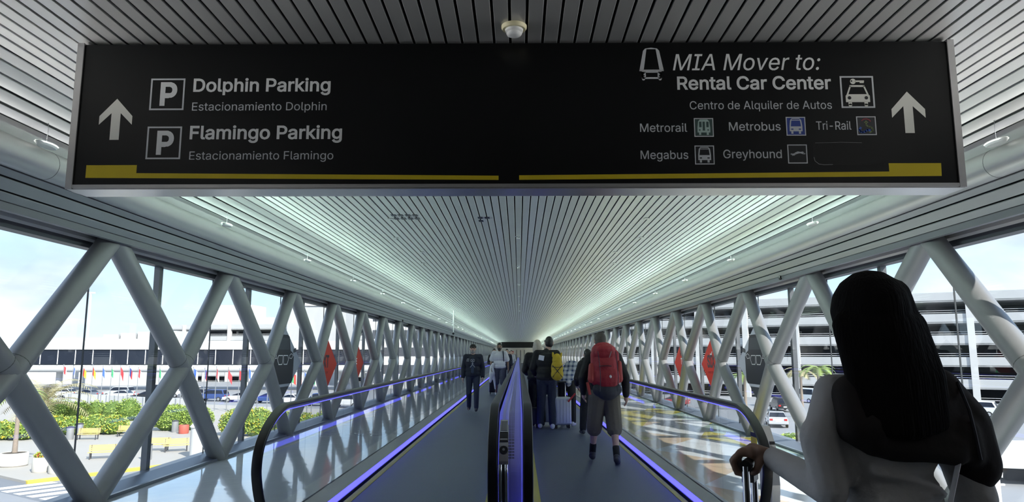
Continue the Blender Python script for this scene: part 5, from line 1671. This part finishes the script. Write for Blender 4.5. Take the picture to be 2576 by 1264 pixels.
    if cap:
        flesh('cap', [('e', h + V(0, -0.005, 0.052), (0.088, 0.105, 0.078)), ('e', h + V(0, 0.11, 0.052), (0.072, 0.075, 0.012), (-0.15, 0, 0))], M[cap], t, voxel * 0.8, 2, s)
    if face:
        for sg in (-1, 1):
            mb = MB(); mb.ball((h + V(sg * 0.031, 0.087, 0.008)) * s, (0.014 * s, 0.008 * s, 0.009 * s), 8); mb.build('eye', M['eye_dark'], t, True)
    return t, s

# --- walkers that come towards us on the left belt
P1, s1 = person('man in black cap and open navy jacket walking towards us, left walkway', -1.22, 19.3, math.pi, 1.76,
                dict(hipL=(-0.092, 0, 0.91), knL=(-0.10, 0.10, 0.51), anL=(-0.10, 0.12, 0.10), knR=(0.10, 0.02, 0.50), anR=(0.11, -0.16, 0.11), elL=(-0.25, -0.06, 1.13), wrL=(-0.26, 0.06, 0.89), elR=(0.25, -0.06, 1.13), wrR=(0.26, 0.03, 0.88)),
                'skin_pale', ('cloth_navy', 'long', 0.035), ('denim', 'long', 0.012), 'shoe_dark', ('short', 'hair_grey'), voxel=0.011, beard='hair_grey', cap='cloth_black', shirt='cloth_blue', face=True, bulk=1.05)
mb = MB()
for sg in (-1, 1):
    for a in range(10):
        q = [V(sg * (0.030 + 0.020 * math.cos(w)), 0, 1.335 + 0.034 * math.sin(w)) for w in (a * 0.628, a * 0.628 + 0.628)]
        mb.sweep([V(p.x, 0.172, p.z) for p in q], 0.0055, 5)
    mb.sweep([(sg * 0.062, 0.166, 1.155), (0.0, 0.180, 1.225), (-sg * 0.012, 0.180, 1.262)], 0.007, 5)
mb.sweep([(0, 0.180, 1.225), (0, 0.175, 1.31)], 0.006, 5)
mb.build('shirt_print', M['knit_grey'], P1)
mb = MB(); mb.box(0.095, 0.165, 0.125, 0.15, 1.335, 1.347); mb.box(0.095, 0.15, 0.125, 0.15, 1.365, 1.38); mb.box(0.095, 0.165, 0.127, 0.15, 1.31, 1.318)
mb.build('chest_badge', M['knit_grey'], P1)
P2, s2 = person('bearded man in white tee and dark patterned shorts behind the balustrade', -0.70, 26.3, math.pi, 1.90,
                dict(knL=(-0.11, 0.12, 0.50), anL=(-0.11, 0.10, 0.10), anR=(0.11, -0.14, 0.11), elR=(0.28, -0.04, 1.14), wrR=(0.27, 0.10, 0.92), elL=(-0.27, -0.03, 1.13), wrL=(-0.29, 0.05, 0.90)),
                'skin_brown', ('cloth_white', 'short', 0.03), ('cloth_pattern', 'shorts', 0.02), 'shoe_white', ('short', 'hair_black'), voxel=0.012, beard='hair_black', face=True, bulk=1.12)
flesh('shoulder_strap', [('c', (-0.12, 0.05, 1.47), (-0.135, 0.155, 1.35), 0.02, 0.02), ('c', (-0.135, 0.155, 1.35), (-0.15, 0.13, 1.15), 0.02, 0.018)], M['cloth_navy'], P2, 0.01, 1, s2)
# the white jacket that hangs from his hand
o = flesh('carried_jacket', [('c', (0, 0, 0), (0.02, 0, -0.25), 0.07, 0.11), ('c', (0.02, 0.0, -0.25), (-0.05, 0.02, -0.52), 0.10, 0.05), ('c', (0.02, 0, -0.2), (0.09, 0.0, -0.42), 0.08, 0.05), ('c', (0.09, 0.0, -0.42), (0.13, 0.0, -0.78), 0.05, 0.025), ('c', (0, 0, 0), (0.05, -0.02, 0.10), 0.06, 0.05)], M['cloth_white'], None, 0.012, 3)
o.location = (-0.98, 26.2, 1.05); tag(o, 'crumpled white jacket hanging from the hand of the bearded man', 'jacket')
person('person in black with an arm raised, half hidden between two men on the left walkway', -1.05, 31.0, math.pi, 1.74, dict(elL=(-0.30, 0.16, 1.36), wrL=(-0.14, 0.24, 1.55), elR=(0.24, 0.05, 1.13), wrR=(0.15, 0.25, 1.1)), 'skin', ('cloth_black', 'long', 0.03), ('cloth_black', 'long', 0.01), 'shoe_dark', ('short', 'hair_black'), voxel=0.014)
person('distant walker in dark clothes just right of the white tee man', -0.62, 38.0, math.pi, 1.78, None, 'skin', ('cloth_navy', 'long', 0.02), ('denim', 'long', 0.01), 'shoe_dark', ('short', 'hair_black'), voxel=0.018)
person('distant walker in grey clothes farther right of the white tee man', -0.47, 46.0, math.pi, 1.75, None, 'skin_pale', ('knit_grey', 'long', 0.02), ('denim', 'long', 0.01), 'shoe_dark', ('short', 'hair_brown'), voxel=0.018)
person('distant walker with a red cap where the left walkway ends', -0.50, 60.0, math.pi, 1.76, None, 'skin', ('cloth_black', 'long', 0.02), ('cloth_black', 'long', 0.01), 'shoe_dark', ('short', 'hair_black'), voxel=0.02, cap='cloth_red')
person('distant walker in a red top near the end of the left walkway', -0.85, 66.0, math.pi, 1.76, None, 'skin', ('cloth_red', 'long', 0.02), ('cloth_black', 'long', 0.01), 'shoe_dark', ('short', 'hair_black'), voxel=0.02)

# --- the group on the right belt, seen from behind
P3, s3 = person('man with cropped dark hair, black clothes and white shoes, standing with a yellow pack', 0.575, 14.9, 0.0, 1.86,
                dict(head=(0.05, 0.05, 1.625), knL=(-0.11, 0.03, 0.50), anL=(-0.13, 0.05, 0.09), anR=(0.10, -0.06, 0.085), elL=(-0.27, 0.03, 1.14), wrL=(-0.22, 0.20, 1.02), elR=(0.26, 0.06, 1.14), wrR=(0.20, 0.24, 1.05)), 'skin_pale', ('cloth_black', 'long', 0.03), ('denim', 'long', 0.02), 'shoe_white', ('short', 'hair_black'), voxel=0.011, bulk=1.1)
mb = MB(); mb.box(0.052, 0.078, 0.06, 0.16, 1.76, 1.79); mb.box(-0.04, 0.058, 0.165, 0.172, 1.745, 1.79); mb.build('sunglasses', M['lens_dark'], P3)
P4, s4 = person('woman with long blond hair in black, close to the left of the yellow pack', 0.40, 15.55, 0.05, 1.80,
                dict(elL=(-0.26, 0.04, 1.12), wrL=(-0.20, 0.22, 1.05), elR=(0.24, 0.06, 1.13), wrR=(0.18, 0.22, 1.05)), 'skin_pale', ('cloth_black', 'long', 0.035), ('cloth_black', 'long', 0.02), 'shoe_dark', ('bob', 'hair_blond'), voxel=0.011, bulk=1.1)
mb = MB(); mb.box(-0.055, 0.055, -0.004, 0.004, -0.05, 0.05)
o = mb.build('white_label', M['decal_white'], P3); o.location = (-0.115, -0.163, 1.425); o.rotation_euler = (0.12, 0.2, -0.15)
P5, s5 = person('person in blue and white checked shirt bending to the right over a bag', 1.02, 15.5, -0.35, 1.72,
                dict(pel=(-0.05, -0.05, 0.93), waist=(0.0, 0.0, 1.05), chest=(0.10, 0.13, 1.20), neck=(0.22, 0.27, 1.30), head=(0.30, 0.38, 1.33), shL=(0.02, 0.25, 1.24), shR=(0.34, 0.14, 1.20), elL=(0.06, 0.42, 1.02), wrL=(0.12, 0.5, 0.80), elR=(0.40, 0.28, 0.96), wrR=(0.36, 0.42, 0.74), knL=(-0.13, 0.06, 0.50), knR=(0.12, 0.0, 0.5), anR=(0.16, -0.10, 0.09)),
                'skin', ('plaid', 'long', 0.035), ('cloth_black', 'long', 0.02), 'shoe_white', ('short', 'hair_black'), voxel=0.012, bulk=1.05)
P6, s6 = person('person in black jacket with bowed dark head, left of the red backpack', 1.36, 13.8, 0.2, 1.62,
                dict(head=(-0.02, 0.12, 1.60), elL=(-0.27, 0.05, 1.12), wrL=(-0.22, 0.22, 1.0), knL=(-0.12, 0.1, 0.5), anL=(-0.14, 0.12, 0.09)), 'skin_pale', ('cloth_black', 'long', 0.04), ('cloth_black', 'long', 0.02), 'shoe_dark', ('short', 'hair_black'), voxel=0.012)
P7, s7 = person('man in khaki shorts and black socks walking away under a big red backpack', 1.20, 10.25, 0.0, 1.80,
                dict(head=(-0.035, 0.06, 1.635), neck=(0, 0.03, 1.47), chest=(0, 0.03, 1.28), shL=(-0.185, 0.03, 1.415), shR=(0.185, 0.03, 1.415), knL=(-0.13, 0.10, 0.50), anL=(-0.15, 0.22, 0.10), knR=(0.13, 0.03, 0.50), anR=(0.14, -0.10, 0.09), toeR=(0.18, 0.08, 0.045), elL=(-0.29, -0.02, 1.14), wrL=(-0.27, 0.10, 0.92), elR=(0.285, -0.05, 1.14), wrR=(0.30, 0.02, 0.89)),
                'skin_pale', ('cloth_black', 'long', 0.02), ('cloth_khaki', 'shorts', 0.03), 'shoe_dark', ('short', 'hair_brown'), socks='sock', voxel=0.010, bulk=1.05)

def soft(name, prims, m, parent, voxel=0.011, sm=4): return flesh(name, prims, m, parent, voxel, sm)
# big red trekking pack
t = thing('backpack', 'big red trekking backpack with dark bottom, on the man in khaki shorts', 'backpack', (1.19, 10.03, 1.14))
soft('main_bag', [('e', (0, 0, 0.20), (0.185, 0.14, 0.27)), ('e', (-0.02, -0.01, 0.40), (0.17, 0.14, 0.13)), ('e', (0.03, -0.02, 0.05), (0.185, 0.14, 0.18)), ('c', (-0.13, 0, 0.0), (-0.13, 0, 0.36), 0.07, 0.07), ('c', (0.14, 0, 0.0), (0.13, 0, 0.36), 0.07, 0.07)], M['pack_red'], t)
soft('lid', [('e', (-0.01, -0.02, 0.43), (0.165, 0.15, 0.075)), ('e', (-0.01, -0.10, 0.38), (0.14, 0.05, 0.08))], M['pack_red'], t)
soft('side_pocket', [('c', (-0.19, -0.03, 0.02), (-0.185, -0.03, 0.20), 0.055, 0.045)], M['pack_red2'], t)
soft('side_pocket', [('c', (0.195, -0.03, 0.02), (0.19, -0.03, 0.24), 0.05, 0.04)], M['pack_red2'], t)
soft('bottom_bag', [('e', (0.03, -0.01, -0.14), (0.165, 0.125, 0.13)), ('c', (-0.08, 0.0, -0.12), (0.13, 0.0, -0.12), 0.10, 0.10)], M['pack_dark'], t)
for x in (-0.11, 0.13):
    mb = MB(); mb.sweep([(x, -0.165, 0.40), (x + 0.02, -0.170, 0.22), (x + 0.03, -0.165, 0.05), (x + 0.02, -0.15, -0.14)], 0.010, 6, flat=0.5); mb.build('strap', M['pack_dark'], t, True)
mb = MB(); mb.ball((0.055, -0.162, 0.06), (0.016, 0.008, 0.024), 8); mb.build('buckle', M['alu'], t, True)
mb = MB(); mb.box(-0.13, -0.12, -0.18, -0.165, 0.29, 0.38); o = mb.build('reflector_tab', M['alu'], t); o.rotation_euler = (0, 0.35, 0); o.location = (0.06, 0, 0.0)
mb = MB(); mb.sweep([(-0.10, -0.165, 0.20), (0.0, -0.168, 0.205), (0.07, -0.165, 0.20)], 0.016, 6, flat=0.4); mb.build('emblem_band', M['pack_dark'], t, True)
for sg in (-1, 1):
    mb = MB(); mb.sweep([(sg * 0.10, 0.10, 0.34), (sg * 0.12, 0.20, 0.36), (sg * 0.14, 0.33, 0.28), (sg * 0.16, 0.34, 0.12), (sg * 0.17, 0.26, 0.0), (sg * 0.15, 0.12, -0.04)], 0.022, 8, flat=0.5); mb.build('shoulder_strap', M['pack_dark'], t, True)
mb = MB(); mb.tube((-0.245, -0.02, -0.02), (-0.215, -0.03, -0.19), 0.022, 10); mb.build('hanging_strap', M['pack_red2'], t, True)
# yellow day pack
t = thing('backpack', 'small yellow backpack with crossed cords on the man in black', 'backpack', (0.775, 14.66, 1.22))
soft('main_bag', [('e', (0, 0, 0.0), (0.125, 0.10, 0.20)), ('e', (0, 0, 0.16), (0.10, 0.085, 0.14)), ('e', (0.0, -0.01, -0.12), (0.13, 0.10, 0.13))], M['pack_yellow'], t)
soft('ear_tab', [('c', (-0.075, 0, 0.24), (-0.085, 0, 0.31), 0.03, 0.02)], M['pack_yellow'], t); soft('ear_tab', [('c', (0.075, 0, 0.24), (0.09, 0, 0.30), 0.03, 0.02)], M['pack_yellow'], t)
mb = MB()
for sg in (-1, 1): mb.sweep([(sg * 0.10, -0.075, 0.06), (0, -0.108, -0.05), (-sg * 0.10, -0.078, -0.18)], 0.007, 6)
mb.sweep([(-0.11, -0.06, 0.03), (0, -0.106, 0.02), (0.11, -0.06, 0.03)], 0.006, 6)
mb.build('crossed_cords', M['pack_dark'], t, True)
for sg in (-1, 1):
    mb = MB(); mb.sweep([(sg * 0.06, 0.07, 0.24), (sg * 0.07, 0.16, 0.30), (sg * 0.08, 0.36, 0.24), (sg * 0.09, 0.37, 0.05), (sg * 0.09, 0.1, -0.12)], 0.018, 8, flat=0.5); mb.build('shoulder_strap', M['pack_dark'], t, True)
# rolling suitcases
def suitcase(label, x, y, rz, w, h, d, m, handle=0.30, z=0.003):
    t = thing('suitcase', label, 'suitcase', (x, y, z), rz)
    mb = MB(); mb.box(-w / 2, w / 2, -d / 2, d / 2, 0.07, 0.07 + h); o = mb.build('shell', m, t)
    b = o.modifiers.new('round', 'BEVEL'); b.width = 0.04; b.segments = 3
    for sy in (-1, 1):
        for k in range(5):
            xx = -w / 2 + w * (k + 0.7) / 5.4
            mb = MB(); mb.box(xx, xx + 0.02, sy * (d / 2 + 0.003) - 0.004, sy * (d / 2 + 0.003) + 0.004, 0.12, 0.02 + h); mb.build('rib', m, t)
    for xx in (-w / 2 + 0.05, w / 2 - 0.05):
        for yy in (-d / 2 + 0.05, d / 2 - 0.05):
            mb = MB(); mb.sweep([(xx - 0.012, yy, 0.03), (xx + 0.012, yy, 0.03)], 0.03, 12); mb.box(xx - 0.018, xx + 0.018, yy - 0.015, yy + 0.015, 0.035, 0.08); mb.build('wheel', M['black_plastic'], t, True)
    if handle:
        for xx in (-0.08, 0.08):
            mb = MB(); mb.box(xx - 0.008, xx + 0.008, -0.006, 0.006, 0.07 + h, 0.07 + h + handle); mb.build('handle_rod', M['chrome'], t)
        mb = MB(); mb.sweep([(-0.095, 0, 0.07 + h + handle), (0.095, 0, 0.07 + h + handle)], 0.016, 10); mb.build('handle_grip', M['black_plastic'], t, True)
    return t
suitcase('silver suitcase seen between the legs of the man with the yellow pack', 0.56, 15.62, 0.1, 0.38, 0.56, 0.24, M['case_silver'], 0.3)
cs = suitcase('pale blue silver ribbed suitcase with a red strap right of the man in black', 0.88, 15.0, 0.2, 0.36, 0.56, 0.24, M['case_silver'], 0.3)
mb = MB(); mb.box(-0.016, 0.016, -0.008, 0.008, -0.11, 0.11); o = mb.build('red_strap', M['cloth_red'], cs); o.location = (0.17, -0.16, 0.62); o.rotation_euler = (0, 0.75, 0)
suitcase('dark suitcase against the centre balustrade, left of the man with the yellow pack', 0.29, 15.15, 0.0, 0.26, 0.34, 0.2, M['pack_dark'], 0.0)
suitcase('black rolling suitcase beside the man in the navy jacket', -0.98, 27.5, 0.1, 0.30, 0.52, 0.24, M['black_plastic'], 0.35)

# ------------------------------------------------------------------ the woman close in front of us
W = thing('person', 'woman with long black hair and dark brown cape, seen close from behind at the right', 'person', (0.96, 1.96, 0.0))
O = V(0.96, 1.88, 0.0)
def L(p): return V(p) - O
def wf(name, prims, m, voxel, sm):
    q = []
    for p in prims:
        q.append(('c', L(p[1]), L(p[2]), p[3], p[4]) if p[0] == 'c' else ('e', L(p[1])) + tuple(p[2:]))
    return flesh(name, q, m, W, voxel, sm)
B = V(0.685, 2.12, 1.180); u = V(0.45, 0.893, 0); v = V(-0.893, 0.45, 0); zz = V(0, 0, 1)
wrist = B - v * 0.060 + zz * 0.022
sL, eL = V(0.838, 1.88, 1.400), V(0.800, 1.835, 1.155)
sR, eR, wR = V(1.115, 1.88, 1.405), V(1.185, 1.86, 1.13), V(1.175, 1.99, 0.93)
hd = V(0.962, 1.90, 1.600)
bp = [('e', hd, (0.073, 0.09, 0.112)), ('e', hd + V(0, 0.03, -0.065), (0.05, 0.058, 0.055)), ('c', hd + V(0, 0.09, 0.01), hd + V(0, 0.105, -0.02), 0.009, 0.014), ('c', V(0.96, 1.88, 1.42), hd - V(0, 0.01, 0.06), 0.055, 0.048),
      ('e', (0.975, 1.895, 1.29), (0.115, 0.082, 0.16)), ('e', (0.985, 1.89, 1.10), (0.105, 0.082, 0.15)), ('e', (0.98, 1.88, 0.95), (0.16, 0.115, 0.14)), ('c', sL, sR, 0.036, 0.036),
      ('c', sL, eL, 0.034, 0.032), ('c', eL, wrist, 0.037, 0.024), ('c', sR, eR, 0.044, 0.036), ('c', eR, wR, 0.037, 0.024),
      ('c', (0.89, 1.88, 0.90), (0.89, 1.90, 0.49), 0.085, 0.055), ('c', (0.89, 1.90, 0.49), (0.89, 1.86, 0.08), 0.055, 0.036), ('c', (1.07, 1.88, 0.90), (1.07, 1.90, 0.49), 0.085, 0.055), ('c', (1.07, 1.90, 0.49), (1.07, 1.86, 0.08), 0.055, 0.036),
      ('c', (0.89, 1.83, 0.045), (0.89, 2.02, 0.03), 0.034, 0.026), ('c', (1.07, 1.83, 0.045), (1.07, 2.02, 0.03), 0.034, 0.026)]
# the gripping left hand: back of the hand over the bar, four fingers wrapped round it, thumb closing from the near side
bp += [('c', wrist, B - v * 0.012 + zz * 0.034, 0.024, 0.026), ('c', B - v * 0.012 + zz * 0.034 - u * 0.024, B - v * 0.012 + zz * 0.034 + u * 0.024, 0.020, 0.020), ('c', B + v * 0.012 + zz * 0.034 - u * 0.030, B + v * 0.012 + zz * 0.032 + u * 0.030, 0.015, 0.014)]
for o_, sc in ((-0.034, 0.92), (-0.0115, 1.05), (0.0115, 1.0), (0.034, 0.85)):
    k0 = B + u * o_ + v * 0.020 + zz * 0.034; k1 = B + u * o_ * 1.05 + v * 0.046 * sc + zz * 0.006; k2 = B + u * o_ * 1.05 + v * 0.034 * sc - zz * 0.026; k3 = B + u * o_ + v * 0.006 - zz * 0.030
    bp += [('c', k0, k1, 0.0108, 0.0098), ('c', k1, k2, 0.0098, 0.0090), ('c', k2, k3, 0.0090, 0.0080)]
bp += [('c', B - v * 0.035 + zz * 0.016 - u * 0.020, B - v * 0.026 - zz * 0.014 - u * 0.040, 0.014, 0.0115), ('c', B - v * 0.026 - zz * 0.014 - u * 0.040, B - v * 0.004 - zz * 0.030 - u * 0.028, 0.0112, 0.0095)]
bp += hand_prims(wR - O + O, eR, 1)
wf('body', bp, M['skin_brown'], 0.0055, 2)
wf('long_sleeve_top', [('e', (0.968, 1.89, 1.29), (0.148, 0.106, 0.18)), ('e', (0.985, 1.888, 1.12), (0.126, 0.100, 0.12)), ('c', sL, sR, 0.048, 0.052), ('c', sL, V(0.793, 1.85, 1.29), 0.046, 0.048), ('c', V(0.785, 1.85, 1.29), eL, 0.050, 0.046), ('c', eL, wrist - (wrist - eL).normalized() * 0.018, 0.047, 0.034), ('c', sR, eR, 0.056, 0.054), ('c', eR, wR, 0.050, 0.036),
                        ('c', (0.852, 1.86, 1.27), (0.858, 1.86, 1.19), 0.034, 0.034), ('c', (0.90, 1.803, 1.205), (1.06, 1.80, 1.165), 0.012, 0.010), ('c', (0.92, 1.803, 1.13), (1.07, 1.803, 1.15), 0.010, 0.012)], M['knit_grey'], 0.008, 3)
wf('trousers', [('e', (0.98, 1.88, 0.97), (0.168, 0.125, 0.145)), ('c', (0.89, 1.88, 0.90), (0.89, 1.90, 0.49), 0.10, 0.085), ('c', (0.89, 1.90, 0.49), (0.89, 1.86, 0.10), 0.085, 0.085), ('c', (1.07, 1.88, 0.90), (1.07, 1.90, 0.49), 0.10, 0.085), ('c', (1.07, 1.90, 0.49), (1.07, 1.86, 0.10), 0.085, 0.085)], M['cloth_brown'], 0.012, 3)
# the short cape: over the back and wide over the right arm, open towards the left sleeve
wf('cape', [('c', (0.905, 1.835, 1.40), (1.10, 1.845, 1.405), 0.062, 0.062), ('c', (0.862, 1.82, 1.400), (0.855, 1.795, 1.315), 0.050, 0.042), ('c', (0.90, 1.80, 1.34), (0.895, 1.785, 1.31), 0.05, 0.04), ('c', (0.848, 1.81, 1.31), (0.90, 1.79, 1.272), 0.036, 0.032), ('c', (0.90, 1.79, 1.275), (1.10, 1.783, 1.25), 0.030, 0.030), ('e', (1.0, 1.81, 1.345), (0.135, 0.055, 0.10)), ('e', (0.99, 1.80, 1.31), (0.150, 0.042, 0.085)), ('c', (0.90, 1.785, 1.305), (1.11, 1.778, 1.275), 0.022, 0.022), ('c', (1.00, 1.80, 1.35), (1.02, 1.785, 1.285), 0.04, 0.03),
            ('c', (1.10, 1.86, 1.40), (1.165, 1.85, 1.32), 0.068, 0.066), ('c', (1.165, 1.85, 1.32), (1.19, 1.85, 1.215), 0.066, 0.060), ('c', (1.19, 1.86, 1.215), (1.214, 1.87, 1.21), 0.045, 0.03), ('c', (1.165, 1.84, 1.33), (1.225, 1.85, 1.225), 0.045, 0.024), ('c', (1.13, 1.80, 1.31), (1.15, 1.80, 1.245), 0.04, 0.03), ('c', (1.17, 1.85, 1.22), (1.185, 1.85, 1.185), 0.055, 0.045)], M['cloth_brown'], 0.008, 12)
hair = [('e', hd + V(-0.002, -0.015, 0.018), (0.101, 0.112, 0.112)), ('e', hd + V(-0.002, -0.045, -0.07), (0.108, 0.085, 0.11))]
for i in range(9):
    f_ = i / 8
    x0 = 0.868 + 0.185 * f_
    x2 = 0.875 + 0.19 * f_
    y0 = 1.845 - 0.045 * math.sin(math.pi * f_)
    hair += [('c', (x0, y0, 1.58), (x0 + 0.004 + 0.012 * f_, 1.80 - 0.02 * math.sin(math.pi * f_), 1.44), 0.032, 0.030), ('c', (x0 + 0.004 + 0.012 * f_, 1.80 - 0.02 * math.sin(math.pi * f_), 1.44), (x2, 1.775 - 0.015 * math.sin(math.pi * f_), 1.325 - 0.02 * math.sin(math.pi * f_)), 0.030, 0.020)]
hair += [('c', (1.015, 1.86, 1.66), (1.048, 1.845, 1.55), 0.042, 0.034), ('c', (1.045, 1.845, 1.56), (1.075, 1.83, 1.46), 0.034, 0.030), ('c', (1.065, 1.83, 1.46), (1.13, 1.81, 1.405), 0.026, 0.014), ('c', (1.05, 1.83, 1.49), (1.10, 1.80, 1.38), 0.026, 0.018), ('c', (1.10, 1.80, 1.38), (1.115, 1.785, 1.30), 0.018, 0.010)]
M['hair_long'] = mat('hair_long_black', (0.004, 0.0036, 0.0036), 0.8, spec=0.1)
nt = M['hair_long'].node_tree
tcn = node(nt, 'ShaderNodeTexCoord'); mpn = node(nt, 'ShaderNodeMapping'); mpn.inputs['Scale'].default_value = (160, 160, 3)
nzn = node(nt, 'ShaderNodeTexNoise'); nzn.inputs['Scale'].default_value = 1.0
bpn = node(nt, 'ShaderNodeBump'); bpn.inputs['Strength'].default_value = 0.6; bpn.inputs['Distance'].default_value = 0.006
nt.links.new(tcn.outputs['Object'], mpn.inputs[0]); nt.links.new(mpn.outputs[0], nzn.inputs['Vector']); nt.links.new(nzn.outputs[0], bpn.inputs['Height']); nt.links.new(bpn.outputs[0], nt.nodes['Principled BSDF'].inputs['Normal'])
wf('hair', hair, M['hair_long'], 0.008, 4)
mb = MB(); mb.sweep([L(p) for p in ((1.128, 1.80, 1.43), (1.135, 1.772, 1.36), (1.140, 1.764, 1.30), (1.150, 1.768, 1.24))], 0.0042, 6); mb.build('cape_cord', M['pack_dark'], W, True)
# crossbody bag with its pale strap
t = thing('shoulder_bag', 'pale strap and small bag worn across the back of the woman in front', 'bag', (1.05, 1.86, 1.1))
mb = MB(); mb.sweep([(0.055, -0.008, 0.16), (0.035, -0.006, 0.09), (0.012, 0.0, 0.0), (-0.01, 0.0, -0.10), (-0.06, 0.0, -0.22)], 0.009, 8, flat=0.5); mb.build('strap', M['cloth_white'], t, True)
soft('pouch', [('c', (-0.16, -0.03, -0.30), (0.02, -0.03, -0.30), 0.05, 0.05), ('c', (-0.16, -0.03, -0.22), (0.02, -0.03, -0.22), 0.045, 0.045)], M['cloth_brown'], t)
# her suitcase
t = thing('suitcase', 'suitcase whose silver pull handle the woman in front holds', 'suitcase', (B.x, B.y + 0.08, 0.0), math.atan2(u.y, u.x))
mb = MB(); mb.box(-0.22, 0.22, -0.13, 0.13, 0.06, 0.68); o = mb.build('shell', M['case_silver'], t); b_ = o.modifiers.new('round', 'BEVEL'); b_.width = 0.04; b_.segments = 3
mb = MB(); mb.sweep([(-0.075, 0, B.z), (0.075, 0, B.z)], 0.017, 12); mb.box(-0.04, 0.04, -0.017, 0.017, B.z - 0.05, B.z - 0.012); mb.build('handle_grip', M['black_plastic'], t, True)
for xx in (-0.068, 0.068):
    mb = MB(); mb.sweep([(xx, 0, 0.66), (xx, 0, B.z)], 0.0105, 12); mb.build('handle_rod', M['chrome'], t, True)
    mb = MB(); mb.sweep([(xx, 0.0, 0.66), (xx, 0.0, 1.0)], 0.014, 12); mb.build('handle_sleeve', M['steel'], t, True)
for xx in (-0.17, 0.17):
    for yy in (-0.08, 0.08):
        mb = MB(); mb.sweep([(xx - 0.012, yy, 0.03), (xx + 0.012, yy, 0.03)], 0.03, 12); mb.box(xx - 0.02, xx + 0.02, yy - 0.015, yy + 0.015, 0.035, 0.08); mb.build('wheel', M['black_plastic'], t, True)
